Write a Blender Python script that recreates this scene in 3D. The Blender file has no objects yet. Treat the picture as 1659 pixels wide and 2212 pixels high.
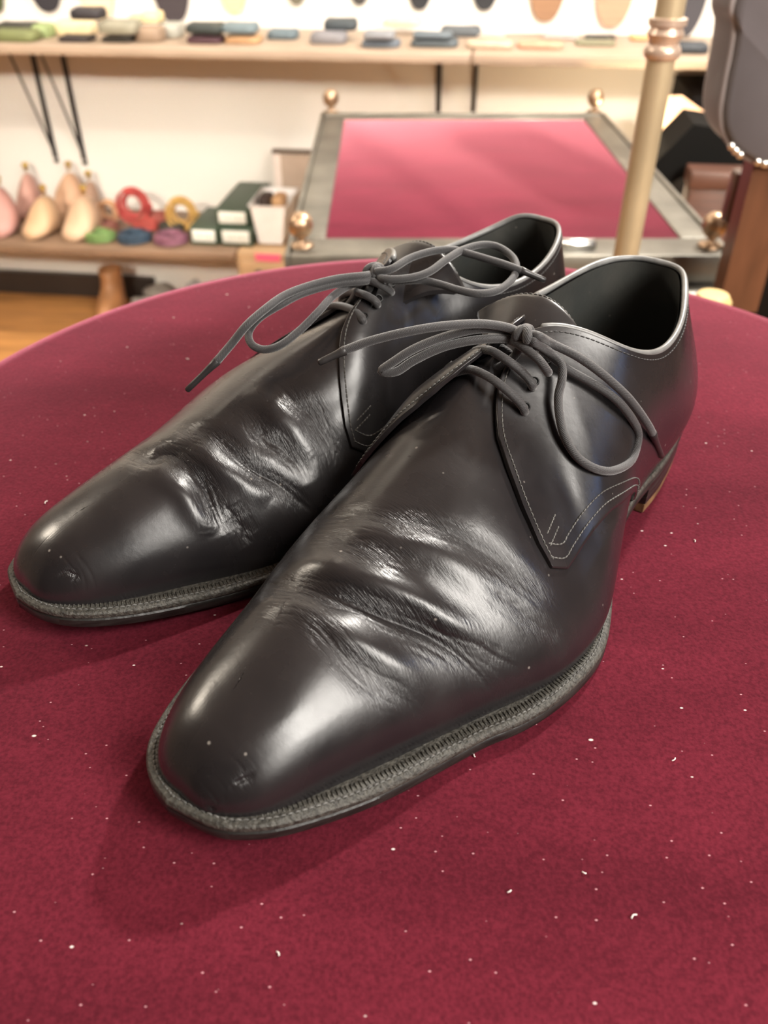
import bpy, math, random
import numpy as np
random.seed(7); np.random.seed(7)
S = bpy.context.scene
COL = S.collection
mm = 0.001
# ------------------------------------------------------------------ camera
CAM_H = 0.215                                  # the phone is held this far above the table top (z = 0)
PITCH = math.radians(37.5)
cam_d = bpy.data.cameras.new('camera'); cam = bpy.data.objects.new('camera', cam_d); COL.objects.link(cam)
cam.location = (0, 0, CAM_H); cam.rotation_euler = (math.radians(90) - PITCH, 0, 0)
cam_d.sensor_fit = 'VERTICAL'; cam_d.sensor_height = 36; cam_d.sensor_width = 27
cam_d.lens = 1800 / 2212 * 36
cam_d.clip_start = 0.01
cam_d.dof.use_dof = True; cam_d.dof.focus_distance = 0.28; cam_d.dof.aperture_fstop = 12.0
S.camera = cam
# ------------------------------------------------------------------ world, lights, exposure
S.view_settings.view_transform = 'Standard'; S.view_settings.look = 'None'
S.view_settings.exposure = 0.08; S.view_settings.gamma = 1; S.view_settings.use_curve_mapping = False
w = bpy.data.worlds.new('world'); S.world = w; w.use_nodes = True
w.node_tree.nodes['Background'].inputs[0].default_value = (1, .93, .85, 1)
w.node_tree.nodes['Background'].inputs[1].default_value = 0.15
def area(name, loc, target, size, power, color, size_y=None, spread=180):
    d = bpy.data.lights.new(name, 'AREA'); d.energy = power; d.color = color
    d.shape = 'RECTANGLE' if size_y else 'SQUARE'; d.size = size
    if size_y: d.size_y = size_y
    d.spread = math.radians(spread)
    o = bpy.data.objects.new(name, d); COL.objects.link(o); o.location = loc
    v = np.array(target, float) - np.array(loc, float)
    from mathutils import Vector
    o.rotation_euler = Vector(v).to_track_quat('-Z', 'Y').to_euler()
    return o
WARM = (1, .88, .72); NEUT = (1, .95, .88); COOL = (.22, .45, 1)
area('ceiling_panel', (1.1, -.5, 1.5), (0, .3, 0), .7, 92, NEUT, 1.8)
area('toe_highlight_fill', (1.35, -1.25, .85), (0, .25, 0), .6, 11, NEUT, .8)  # added fill panel behind the camera, brightens the far shoe's toe ridge
area('ceiling_spot_back', (.95, 1.65, 1.45), (0, .35, 0), .12, 50, NEUT)
area('ceiling_spot_left', (-1.6, 1.1, 1.1), (.05, .35, 0), .35, 13, WARM)
area('window_light', (2.3, .0, 1.0), (.1, .4, 0), .14, 1.1, COOL)
for i, (x, z, e) in enumerate(((-1.3, 1.4, 30), (.1, 1.55, 26), (1.2, 1.2, 22))):
    area('wall_spot', (x, .1, z), (x * .8, 2.25, -.3), .12, e * .15, WARM, spread=75)
for i, (x, z, e) in enumerate(((-1.1, .9, 6), (.9, 1.0, 6))):
    area('low_wall_spot', (x, -1.0, z), (x * .7, 2.25, -.25), .15, e, WARM, spread=50)
for i, x in enumerate((-1.0, -.2, .6)):
    area('wall_washer', (x, 1.75, 1.3), (x * 1.05, 2.3, .3), .12, 6, WARM)
# ------------------------------------------------------------------ helpers
def tag(o, label=None, cat=None, group=None, kind=None):
    if label: o['label'] = label
    if cat: o['category'] = cat
    if group: o['group'] = group
    if kind: o['kind'] = kind
    return o
def empty(name, loc, rz=0, label=None, cat=None, group=None):
    o = bpy.data.objects.new(name, None); COL.objects.link(o); o.location = loc; o.rotation_euler = (0, 0, rz)
    o.empty_display_size = .02
    return tag(o, label, cat, group)
class MB:
    def __init__(s): s.v = []; s.f = []; s.n = 0; s.uv = {}
    def add(s, V, Fc):
        V = np.asarray(V, float).reshape(-1, 3); s.v.append(V)
        s.f += [tuple(int(i) + s.n for i in f) for f in Fc]; s.n += len(V); return s
    def grid(s, P, closed_u=False, closed_v=False):
        n, m = P.shape[:2]; I = np.arange(n * m).reshape(n, m); f = []
        for i in range(n if closed_u else n - 1):
            i2 = (i + 1) % n
            for j in range(m if closed_v else m - 1):
                j2 = (j + 1) % m
                f.append((I[i, j], I[i2, j], I[i2, j2], I[i, j2]))
        return s.add(P.reshape(-1, 3), f)
    def box(s, x0, x1, y0, y1, z0, z1, b=0.0):
        b = min(b, (x1 - x0) * .45, (y1 - y0) * .45, (z1 - z0) * .45)
        rings = []
        prof = [(b, 0), (b * .3, b * .3), (0, b)] if b > 0 else [(0, 0)]
        zs = [(i, z0 + z) for i, z in prof] + [(i, z1 - z) for i, z in reversed(prof)]
        def ring(ins, z):
            c = b if b > 0 else 0
            X0, X1, Y0, Y1 = x0 + ins, x1 - ins, y0 + ins, y1 - ins
            c = max(b - ins * .5, b * .3) if b > 0 else 0
            pts = []
            for (cx_, cy_, a0) in ((X1 - c, Y1 - c, 0), (X0 + c, Y1 - c, 90), (X0 + c, Y0 + c, 180), (X1 - c, Y0 + c, 270)):
                for a in ((0, 45, 90) if b > 0 else (45,)):
                    t = math.radians(a0 + a); pts.append((cx_ + c * math.cos(t), cy_ + c * math.sin(t), z))
            return pts
        R = np.array([ring(i, z) for i, z in zs]); k = R.shape[1]
        base = s.n
        s.grid(R, closed_v=True)
        s.f = s.f
        s.f.append(tuple(base + j for j in reversed(range(k)))); s.f.append(tuple(base + (len(zs) - 1) * k + j for j in range(k)))
        return s
    def tube(s, pts, r, k=10, caps=True, sub=6, closed=False, flat=1.0):
        P = np.array(pts, float)
        if sub > 1: P = smooth(P, sub, closed)
        n = len(P); R = np.interp(np.linspace(0, 1, n), np.linspace(0, 1, len(r)), r) if hasattr(r, '__len__') else np.full(n, r)
        T = np.gradient(P, axis=0)
        if closed: T = np.roll(P, -1, 0) - np.roll(P, 1, 0)
        T /= np.linalg.norm(T, axis=1)[:, None] + 1e-12
        N = np.cross(T[0], (0, 0, 1.)); 
        if np.linalg.norm(N) < .1: N = np.cross(T[0], (1., 0, 0))
        N /= np.linalg.norm(N); G = []
        a = np.linspace(0, 2 * math.pi, k, endpoint=False)
        for i in range(n):
            N = N - T[i] * (N @ T[i]); N /= np.linalg.norm(N); B = np.cross(T[i], N)
            G.append(P[i] + R[i] * (np.cos(a)[:, None] * N + flat * np.sin(a)[:, None] * B))
        G = np.array(G)
        if caps and not closed:
            G = np.vstack([(P[0] - T[0] * R[0] * .45 + (G[0] - P[0]) * .6)[None], G, (P[-1] + T[-1] * R[-1] * .45 + (G[-1] - P[-1]) * .6)[None]])
        base = s.n; s.grid(G, closed_v=True, closed_u=closed)
        if not closed:
            s.f.append(tuple(base + j for j in range(k))); s.f.append(tuple(base + (len(G) - 1) * k + j for j in reversed(range(k))))
        return s
    def lathe(s, prof, c=(0, 0, 0), k=32, axis='z'):
        a = np.linspace(0, 2 * math.pi, k, endpoint=False)
        G = np.array([[(r * math.cos(t), r * math.sin(t), z) for t in a] for r, z in prof])
        if axis == 'y': G = G[..., [0, 2, 1]]
        if axis == 'x': G = G[..., [2, 0, 1]]
        G = G + np.array(c); base = s.n; s.grid(G, closed_v=True)
        s.f.append(tuple(base + j for j in range(k))); s.f.append(tuple(base + (len(prof) - 1) * k + j for j in range(k)))
        return s
    def build(s, name, mat, parent=None, smooth_=True, label=None, uv=None, attr=None, recalc=True, angle=None):
        me = bpy.data.meshes.new(name); V = np.vstack(s.v)
        me.from_pydata(V.tolist(), [], s.f); me.update()
        if recalc:
            import bmesh
            bm = bmesh.new(); bm.from_mesh(me); bmesh.ops.recalc_face_normals(bm, faces=bm.faces); bm.to_mesh(me); bm.free()
        if smooth_: me.polygons.foreach_set('use_smooth', [True] * len(me.polygons))
        if uv is not None:
            l = me.uv_layers.new(name='surface'); idx = np.empty(len(me.loops), np.int32); me.loops.foreach_get('vertex_index', idx)
            l.data.foreach_set('uv', np.asarray(uv, np.float32)[idx].ravel())
        if attr is not None:
            for an, av in attr.items():
                at = me.attributes.new(an, 'FLOAT', 'POINT'); at.data.foreach_set('value', np.asarray(av, np.float32))
        if angle:
            me.set_sharp_from_angle(angle=math.radians(angle))
        me.materials.append(mat)
        o = bpy.data.objects.new(name, me); COL.objects.link(o)
        if parent: o.parent = parent
        if label: o['label'] = label
        return o
def smooth(P, sub, closed=False):
    P = np.asarray(P, float)
    if closed: Q = np.vstack([P[-1], P, P[0], P[1]])
    else: Q = np.vstack([2 * P[0] - P[1], P, 2 * P[-1] - P[-2]])
    out = []
    for i in range(1, len(Q) - 2):
        for t in np.linspace(0, 1, sub, endpoint=False):
            a, b, c, d = Q[i - 1], Q[i], Q[i + 1], Q[i + 2]
            out.append(.5 * ((2 * b) + (c - a) * t + (2 * a - 5 * b + 4 * c - d) * t * t + (3 * b - 3 * c + d - a) * t ** 3))
    if not closed: out.append(P[-1])
    return np.array(out)
# ------------------------------------------------------------------ materials
def mat(name, col, rough=.5, metal=0, spec=.5, bump=None, sheen=0, coat=0, emit=None, var=None, **kw):
    m = bpy.data.materials.new(name); m.use_nodes = True; nt = m.node_tree; b = nt.nodes['Principled BSDF']
    b.inputs['Base Color'].default_value = (*col, 1); b.inputs['Roughness'].default_value = rough
    b.inputs['Metallic'].default_value = metal; b.inputs['Specular IOR Level'].default_value = spec
    b.inputs['Sheen Weight'].default_value = sheen; b.inputs['Coat Weight'].default_value = coat
    if emit: b.inputs['Emission Color'].default_value = (*emit[0], 1); b.inputs['Emission Strength'].default_value = emit[1]
    tc = nt.nodes.new('ShaderNodeTexCoord')
    sc, strength, dist = bump or (60, .15, .002)
    nz = nt.nodes.new('ShaderNodeTexNoise'); nz.inputs['Scale'].default_value = sc; nz.inputs['Detail'].default_value = 5
    nt.links.new(tc.outputs['Object'], nz.inputs['Vector'])
    if bump:
        bp = nt.nodes.new('ShaderNodeBump'); bp.inputs['Strength'].default_value = strength; bp.inputs['Distance'].default_value = dist
        nt.links.new(nz.outputs['Fac'], bp.inputs['Height']); nt.links.new(bp.outputs['Normal'], b.inputs['Normal'])
    vs, va = var or (12, .12)
    n2 = nt.nodes.new('ShaderNodeTexNoise'); n2.inputs['Scale'].default_value = vs; n2.inputs['Detail'].default_value = 4
    if 'stretch' in kw:
        mp = nt.nodes.new('ShaderNodeMapping'); mp.inputs['Scale'].default_value = kw['stretch']
        nt.links.new(tc.outputs['Object'], mp.inputs['Vector']); nt.links.new(mp.outputs[0], n2.inputs['Vector'])
    else: nt.links.new(tc.outputs['Object'], n2.inputs['Vector'])
    cr = nt.nodes.new('ShaderNodeValToRGB'); cr.color_ramp.elements[0].position = .3; cr.color_ramp.elements[1].position = .7
    cr.color_ramp.elements[0].color = (*[c * (1 - va) for c in col], 1)
    cr.color_ramp.elements[1].color = (*[min(1, c * (1 + va)) for c in col], 1)
    nt.links.new(n2.outputs['Fac'], cr.inputs['Fac']); nt.links.new(cr.outputs['Color'], b.inputs['Base Color'])
    return m
def velvet(name, col, sheen_col, specks, sc=1.0):
    m = bpy.data.materials.new(name); m.use_nodes = True; nt = m.node_tree; N = nt.nodes; L = nt.links; b = N['Principled BSDF']
    b.inputs['Roughness'].default_value = .95; b.inputs['Specular IOR Level'].default_value = .08
    b.inputs['Sheen Weight'].default_value = .85; b.inputs['Sheen Roughness'].default_value = .33; b.inputs['Sheen Tint'].default_value = (*sheen_col, 1)
    tc = N.new('ShaderNodeTexCoord')
    nap = N.new('ShaderNodeTexNoise'); nap.inputs['Scale'].default_value = 9 * sc; nap.inputs['Detail'].default_value = 6; nap.inputs['Roughness'].default_value = .65
    mp = N.new('ShaderNodeMapping'); mp.inputs['Scale'].default_value = (1, 2.6, 1); L.new(tc.outputs['Object'], mp.inputs[0]); L.new(mp.outputs[0], nap.inputs['Vector'])
    pile = N.new('ShaderNodeTexNoise'); pile.inputs['Scale'].default_value = 900; pile.inputs['Detail'].default_value = 2; L.new(tc.outputs['Object'], pile.inputs['Vector'])
    r = N.new('ShaderNodeValToRGB'); r.color_ramp.elements[0].position = .32; r.color_ramp.elements[1].position = .72
    r.color_ramp.elements[0].color = (*[c * .8 for c in col], 1); r.color_ramp.elements[1].color = (*[c * 1.25 for c in col], 1)
    L.new(nap.outputs['Fac'], r.inputs['Fac'])
    mul = N.new('ShaderNodeMix'); mul.data_type = 'RGBA'; mul.blend_type = 'MULTIPLY'; mul.inputs[0].default_value = 1
    r2 = N.new('ShaderNodeValToRGB'); r2.color_ramp.elements[0].position = .3; r2.color_ramp.elements[1].position = .7
    r2.color_ramp.elements[0].color = (.72, .72, .72, 1); r2.color_ramp.elements[1].color = (1.2, 1.2, 1.2, 1)
    L.new(pile.outputs['Fac'], r2.inputs['Fac']); L.new(r.outputs[0], mul.inputs[6]); L.new(r2.outputs[0], mul.inputs[7])
    prev = mul.outputs[2]
    for i, (scale, thr, colr, keep) in enumerate(specks):        # lint and dust caught in the pile
        vo = N.new('ShaderNodeTexVoronoi'); vo.inputs['Scale'].default_value = scale; vo.inputs['Randomness'].default_value = 1
        wv = N.new('ShaderNodeMapping'); wv.inputs['Scale'].default_value = (.62, 1.0, 1); wv.inputs['Rotation'].default_value = (0, 0, .3 + .5 * i)
        L.new(tc.outputs['Object'], wv.inputs[0]); L.new(wv.outputs[0], vo.inputs['Vector'])
        lt = N.new('ShaderNodeMapRange'); lt.inputs['From Min'].default_value = thr; lt.inputs['From Max'].default_value = thr * .5
        L.new(vo.outputs['Distance'], lt.inputs['Value'])
        sep = N.new('ShaderNodeSeparateColor'); L.new(vo.outputs['Color'], sep.inputs[0])
        gt = N.new('ShaderNodeMath'); gt.operation = 'LESS_THAN'; gt.inputs[1].default_value = keep; L.new(sep.outputs[0], gt.inputs[0])
        m1 = N.new('ShaderNodeMath'); m1.operation = 'MULTIPLY'; L.new(lt.outputs[0], m1.inputs[0]); L.new(gt.outputs[0], m1.inputs[1])
        mx = N.new('ShaderNodeMix'); mx.data_type = 'RGBA'; L.new(m1.outputs[0], mx.inputs[0]); L.new(prev, mx.inputs[6]); mx.inputs[7].default_value = (*colr, 1)
        prev = mx.outputs[2]
    L.new(prev, b.inputs['Base Color'])
    bp = N.new('ShaderNodeBump'); bp.inputs['Strength'].default_value = .35; bp.inputs['Distance'].default_value = .0006
    L.new(pile.outputs['Fac'], bp.inputs['Height']); L.new(bp.outputs[0], b.inputs['Normal'])
    return m
def leather(name, col, rough=.3, wrinkle=True, grain=1.0, coat=.25):
    """polished calf; UV 'surface' is in metres, attribute 'crease' says how worked the leather is"""
    m = bpy.data.materials.new(name); m.use_nodes = True; nt = m.node_tree; N = nt.nodes; L = nt.links; b = N['Principled BSDF']
    b.inputs['Specular IOR Level'].default_value = .5; b.inputs['Coat Weight'].default_value = coat; b.inputs['Coat Roughness'].default_value = .3
    tc = N.new('ShaderNodeTexCoord')
    # smears of polish
    sm = N.new('ShaderNodeTexNoise'); sm.inputs['Scale'].default_value = 45; sm.inputs['Detail'].default_value = 6; L.new(tc.outputs['Object'], sm.inputs['Vector'])
    rr = N.new('ShaderNodeMapRange'); rr.inputs['From Min'].default_value = .3; rr.inputs['From Max'].default_value = .7
    rr.inputs['To Min'].default_value = rough - .06; rr.inputs['To Max'].default_value = rough + .09; L.new(sm.outputs['Fac'], rr.inputs['Value'])
    cr = N.new('ShaderNodeValToRGB'); cr.color_ramp.elements[0].position = .35; cr.color_ramp.elements[1].position = .7
    cr.color_ramp.elements[0].color = (*col, 1); cr.color_ramp.elements[1].color = (col[0] * 1.35, col[1] * 1.25, col[2] * 1.2, 1)
    L.new(sm.outputs['Fac'], cr.inputs['Fac'])
    # pale dust specks and scuffs
    vo = N.new('ShaderNodeTexVoronoi'); vo.inputs['Scale'].default_value = 210; L.new(tc.outputs['Object'], vo.inputs['Vector'])
    lt = N.new('ShaderNodeMapRange'); lt.inputs['From Min'].default_value = .13; lt.inputs['From Max'].default_value = .05; L.new(vo.outputs['Distance'], lt.inputs['Value'])
    sep = N.new('ShaderNodeSeparateColor'); L.new(vo.outputs['Color'], sep.inputs[0])
    gt = N.new('ShaderNodeMath'); gt.operation = 'LESS_THAN'; gt.inputs[1].default_value = .10; L.new(sep.outputs[0], gt.inputs[0])
    m1 = N.new('ShaderNodeMath'); m1.operation = 'MULTIPLY'; L.new(lt.outputs[0], m1.inputs[0]); L.new(gt.outputs[0], m1.inputs[1])
    mx = N.new('ShaderNodeMix'); mx.data_type = 'RGBA'; L.new(m1.outputs[0], mx.inputs[0]); L.new(cr.outputs[0], mx.inputs[6]); mx.inputs[7].default_value = (.22, .2, .18, 1)
    L.new(mx.outputs[2], b.inputs['Base Color'])
    # grain
    gr = N.new('ShaderNodeTexVoronoi'); gr.inputs['Scale'].default_value = 1500; gr.feature = 'DISTANCE_TO_EDGE'; L.new(tc.outputs['Object'], gr.inputs['Vector'])
    g2 = N.new('ShaderNodeTexNoise'); g2.inputs['Scale'].default_value = 420; g2.inputs['Detail'].default_value = 3; L.new(tc.outputs['Object'], g2.inputs['Vector'])
    b1 = N.new('ShaderNodeBump'); b1.inputs['Strength'].default_value = .10 * grain; b1.inputs['Distance'].default_value = .0004; L.new(g2.outputs['Fac'], b1.inputs['Height'])
    b0 = N.new('ShaderNodeBump'); b0.inputs['Strength'].default_value = .05 * grain; b0.inputs['Distance'].default_value = .0002; L.new(gr.outputs['Distance'], b0.inputs['Height']); L.new(b0.outputs[0], b1.inputs['Normal'])
    last_n = b1.outputs[0]
    if wrinkle:
        uv = N.new('ShaderNodeUVMap'); uv.uv_map = 'surface'
        at = N.new('ShaderNodeAttribute'); at.attribute_name = 'crease'
        ad = N.new('ShaderNodeMath'); ad.operation = 'MULTIPLY_ADD'; ad.inputs[1].default_value = .07; ad.inputs[2].default_value = 0; L.new(at.outputs['Fac'], ad.inputs[0])
        a2 = N.new('ShaderNodeMath'); a2.operation = 'ADD'; L.new(rr.outputs[0], a2.inputs[0]); L.new(ad.outputs[0], a2.inputs[1]); L.new(a2.outputs[0], b.inputs['Roughness'])
        for (sx, sy, dist, k) in ((900, 80, .0005, .5), (2000, 420, .0002, .35)):
            mp = N.new('ShaderNodeMapping'); mp.inputs['Scale'].default_value = (sx, sy, 1); L.new(uv.outputs[0], mp.inputs[0])
            nz = N.new('ShaderNodeTexNoise'); nz.inputs['Scale'].default_value = 1; nz.inputs['Detail'].default_value = 3; nz.inputs['Distortion'].default_value = .8; L.new(mp.outputs[0], nz.inputs['Vector'])
            ab = N.new('ShaderNodeMath'); ab.operation = 'SUBTRACT'; ab.inputs[1].default_value = .5; L.new(nz.outputs['Fac'], ab.inputs[0])
            ab2 = N.new('ShaderNodeMath'); ab2.operation = 'ABSOLUTE'; L.new(ab.outputs[0], ab2.inputs[0])
            mr = N.new('ShaderNodeMapRange'); mr.inputs['From Max'].default_value = .10; L.new(ab2.outputs[0], mr.inputs['Value'])
            st = N.new('ShaderNodeMath'); st.operation = 'MULTIPLY'; st.inputs[1].default_value = k; L.new(at.outputs['Fac'], st.inputs[0])
            bp = N.new('ShaderNodeBump'); bp.inputs['Distance'].default_value = dist; L.new(st.outputs[0], bp.inputs['Strength']); L.new(mr.outputs[0], bp.inputs['Height']); L.new(last_n, bp.inputs['Normal'])
            last_n = bp.outputs[0]
    else: L.new(rr.outputs[0], b.inputs['Roughness'])
    L.new(last_n, b.inputs['Normal'])
    return m
def cord(name, col):
    m = bpy.data.materials.new(name); m.use_nodes = True; nt = m.node_tree; N = nt.nodes; L = nt.links; b = N['Principled BSDF']
    b.inputs['Base Color'].default_value = (*col, 1); b.inputs['Roughness'].default_value = .6; b.inputs['Sheen Weight'].default_value = .5; b.inputs['Sheen Roughness'].default_value = .5
    uv = N.new('ShaderNodeUVMap'); uv.uv_map = 'surface'
    wv = N.new('ShaderNodeTexWave'); wv.inputs['Scale'].default_value = 1; wv.wave_type = 'BANDS'; wv.bands_direction = 'DIAGONAL'
    mp = N.new('ShaderNodeMapping'); mp.inputs['Scale'].default_value = (620, 9.0, 0); L.new(uv.outputs[0], mp.inputs[0]); L.new(mp.outputs[0], wv.inputs['Vector'])
    tc = N.new('ShaderNodeTexCoord'); nz = N.new('ShaderNodeTexNoise'); nz.inputs['Scale'].default_value = 1800; L.new(tc.outputs['Object'], nz.inputs['Vector'])
    b1 = N.new('ShaderNodeBump'); b1.inputs['Strength'].default_value = .35; b1.inputs['Distance'].default_value = .0002; L.new(wv.outputs['Fac'], b1.inputs['Height'])
    b2 = N.new('ShaderNodeBump'); b2.inputs['Strength'].default_value = .4; b2.inputs['Distance'].default_value = .0003; L.new(nz.outputs['Fac'], b2.inputs['Height']); L.new(b1.outputs[0], b2.inputs['Normal'])
    L.new(b2.outputs[0], b.inputs['Normal'])
    return m
BLACK = (.012, .011, .012)
M_vamp = leather('black_calf_creased', BLACK, .25)
M_quarter = leather('black_calf', BLACK, .27, wrinkle=False)
M_tongue = leather('black_calf_soft', BLACK, .3, wrinkle=False)
M_lining = leather('dark_lining', (.05, .053, .05), .38, wrinkle=False, grain=3, coat=0)
M_binding = mat('painted_edge_highlight', (.20, .20, .195), .34, bump=(700, .2, .0003), var=(120, .25))  # grey base colour stands in for light catching the rolled collar edge
M_welt = mat('rough_black_welt', (.06, .057, .048), .5, bump=(900, .9, .0008), var=(700, .6))
M_soleedge = mat('black_sole_edge', (.02, .019, .017), .38, bump=(300, .5, .0006), var=(90, .5), stretch=(1, 1, 6))
M_tanedge = mat('raw_leather_edge', (.16, .09, .04), .6, bump=(400, .5, .0005), var=(120, .5))
M_thread = mat('grey_thread', (.10, .098, .09), .5, var=(300, .4))
M_threadd = mat('dark_thread', (.035, .034, .033), .5, var=(300, .4))
M_lace = cord('black_waxed_cord', (.034, .032, .033))
M_aglet = mat('lace_tip', (.03, .028, .028), .35)
M_insole = mat('insole', (.02, .018, .016), .55, bump=(300, .3, .0005))
M_hole = mat('eyelet_edge', (.006, .006, .006), .6)
# ------------------------------------------------------------------ the foot shape both shoes are built on
# station: Ax Ay Az  Cx Cy Cz  aout aup  cout cdown  blend(0 wall,1 ridge)
LAT=[
(0,2,21,0,8,79,4,18,3,18,0),
(20.5,9,21,9,12,79,4,18,3,18,0),
(30,25,21,17,26,77,4.5,18,3,18,0),
(34,50,20.5,25.5,48,73,5,18,4,18,0),
(35.3,78,18.5,27.5,69,70,4.5,18,6,18,0),
(38,104,14,23.5,89,76,7,18,9,16,0.2),
(47,127,10,12.5,101,83.5,8,18,13,14,0.6),
(56,148,7.5,-3,116,86.5,7,17,14,9,1),
(59,167,7,-8,141,77.5,6,14,16,6,1),
(57,186,7,-6.5,162,70,5,17,24,2,1),
(50,205,7,-5,182,63.5,2,20,27,3,1),
(42,225,7.3,-4.5,202,57.5,1,21,25,5,1),
(35,246,8.8,-4.5,223,51.5,0.3,21,23,3.5,1),
(28.5,266,11.5,-4,241,46.8,-0.3,20,19.5,2.2,1),
(22,283,14,-3,255,43,-0.5,17,16.5,1.5,1),
(11,292.5,15.8,-1.5,263,40.8,-0.5,13.5,14,1,1),
(0,293.8,16,0,266,40,-1,13,13,1,1)]
MED=[
(0,2,21,0,8,79,4,18,3,18,0),
(20,9,21,12,11,79.5,4,18,3,18,0),
(28.5,25,21,21.5,24,79.5,4.5,18,3,18,0),
(30.8,50,21,25,46,79,5,18,4,18,0),
(30,78,20.5,24.5,70,80,5,18,6,18,0),
(30,104,17,22,88,82,7,20,9,18,0.2),
(35,127,12,14,102,84.5,7,20,11,14,0.6),
(41,149,9,8,116,87.5,6,20,14,5,1),
(45,168,7.5,9,141,78.5,5,20,17,-1,1),
(46,187,7,6.5,162,70.5,4,18,19,0,1),
(44,205,7,5,182,63.5,2,19,21,2,1),
(39,224,7.2,4.5,202,57.5,1,20,21,4,1),
(31.5,245,8.8,4.5,223,51.5,0.3,20,19,3.5,1),
(25.5,265,11.5,4,241,46.8,-0.3,18.5,17,2.2,1),
(19,281.5,14,3,255,43,-0.5,16,14.5,1.5,1),
(10,291.5,15.8,1.5,263,40.8,-0.5,13.5,13,1,1),
(0,293.8,16,0,266,40,-1,13,13,1,1)]
# the other shoe of the pair, worn a little differently round the collar
LAT2=list(LAT); MED2=list(MED)
LAT2[2]=(30,25,21, 18,21,73.5,  4.5,18, 3,18, 0)
LAT2[3]=(34,50,20.5,24,43,69,   5,18, 4,18, 0)
LAT2[4]=(35.3,78,18.5, 25,65,69.5,   4.5,18, 6,18, 0)
MED2[2]=(28.5,25,21, 22,24,76.5,  4.5,18, 3,18, 0)
MED2[3]=(30.8,50,21,28,45,71.5,   5,18, 4,18, 0)
MED2[4]=(30,78,20.5, 29,70,70.5,   5,18, 6,18, 0)
MED2[5]=(30,104,17,24,90,76,  7,20, 9,18, .2)
# outsole outline (x,y) lateral then medial, from heel back to toe
OUTL=[(0,0),(12,2.5),(22,9),(28.5,20),(32.5,34),(35.6,50),(37.5,64),(38,78),(39,98),(44,118),(53.4,138),(61,156),(63.5,170),(62.6,185),(59.6,199.5),(55,211),(50.6,221),(43.8,243),(38.8,258),(33,271),(26.6,282.6),(20,290),(14.5,293.6),(6,296),(0,297.2)]
OUTM=[(0,0),(12,2.5),(22,9),(28,20),(31,36),(32,50),(32,64),(31,78),(30.5,98),(33,118),(39,138),(46,156),(50,172),(51,188),(49.5,203),(46.5,219),(42,237),(37.8,250),(33.6,262),(29,273),(23.5,283),(18,289.6),(12,293.8),(6,296),(0,297)]
def natspline(Y):
    Y=np.asarray(Y,float); n=len(Y); 
    A=np.zeros((n,n));B=np.zeros_like(Y)
    A[0,0]=A[-1,-1]=1
    for i in range(1,n-1):
        A[i,i-1]=1;A[i,i]=4;A[i,i+1]=1;B[i]=6*(Y[i+1]-2*Y[i]+Y[i-1])
    M=np.linalg.solve(A,B)
    def ev(t):
        t=np.clip(np.asarray(t,float),0,n-1-1e-9);i=t.astype(int);s=(t-i)[...,None];r=1-s
        return r*Y[i]+s*Y[i+1]+((r**3-r)*M[i]+(s**3-s)*M[i+1])/6
    return ev
class Half:
    """side=-1 lateral, +1 medial (canonical left foot)"""
    def __init__(s,tab,side):
        T=np.array(tab,float); s.n=len(T)-1
        X=T.copy(); X[:,0]*=side; X[:,3]*=side
        s.side=side
        # mirrored padding so that slopes match at the centre line
        def mir(k):
            m=X[k].copy(); m[0]*=-1; m[3]*=-1; return m
        P=np.vstack([mir(2),mir(1),X,mir(-2),mir(-3)])
        s.ev=natspline(P)
    def row(s,u): return s.ev(np.asarray(u,float)*s.n+2)
    def __call__(s,u,r):
        u=np.asarray(u,float); r=np.asarray(r,float)
        R=s.row(u); e=1e-3
        Ra=s.row(np.clip(u-e,-.05,1.05)); Rb=s.row(np.clip(u+e,-.05,1.05))
        tx=Rb[...,0]-Ra[...,0]; ty=Rb[...,1]-Ra[...,1]; L=np.hypot(tx,ty)+1e-9
        nx,ny=ty/L*s.side,-tx/L*s.side  # outward normal
        A=R[...,0:3];C=R[...,3:6]
        dx=A[...,0]-C[...,0];dy=A[...,1]-C[...,1];D=np.hypot(dx,dy)+1e-6
        b=np.clip(R[...,10],0,1)
        ox=nx*(1-b)+dx/D*b; oy=ny*(1-b)+dy/D*b; O=np.hypot(ox,oy)+1e-9; ox/=O;oy/=O
        P1=A+np.stack([nx*R[...,6],ny*R[...,6],R[...,7]],-1)
        dcy=Rb[...,4]-Ra[...,4]; dcy=np.where(np.abs(dcy)<1e-4,1e-4,dcy)
        slope=np.clip(-(Rb[...,5]-Ra[...,5])/dcy,0,.36)*np.clip((b-.7)/.3,0,1)
        P2=C+np.stack([ox*R[...,8],oy*R[...,8],-R[...,9]-R[...,8]*np.clip(oy,0,1)*slope],-1)
        r=r[...,None]; q=1-r
        return q**3*A+3*q*q*r*P1+3*q*r*r*P2+r**3*C
lat=Half(LAT,-1);med=Half(MED,1);lat2=Half(LAT2,-1);med2=Half(MED2,1)
def zbot(y):
    y=np.asarray(y,float)
    t=np.clip((y-218)/79,0,1.1)
    w=np.clip((150-y)/72,0,1)
    return 10*t**1.6+13*w*w*(3-2*w)
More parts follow.
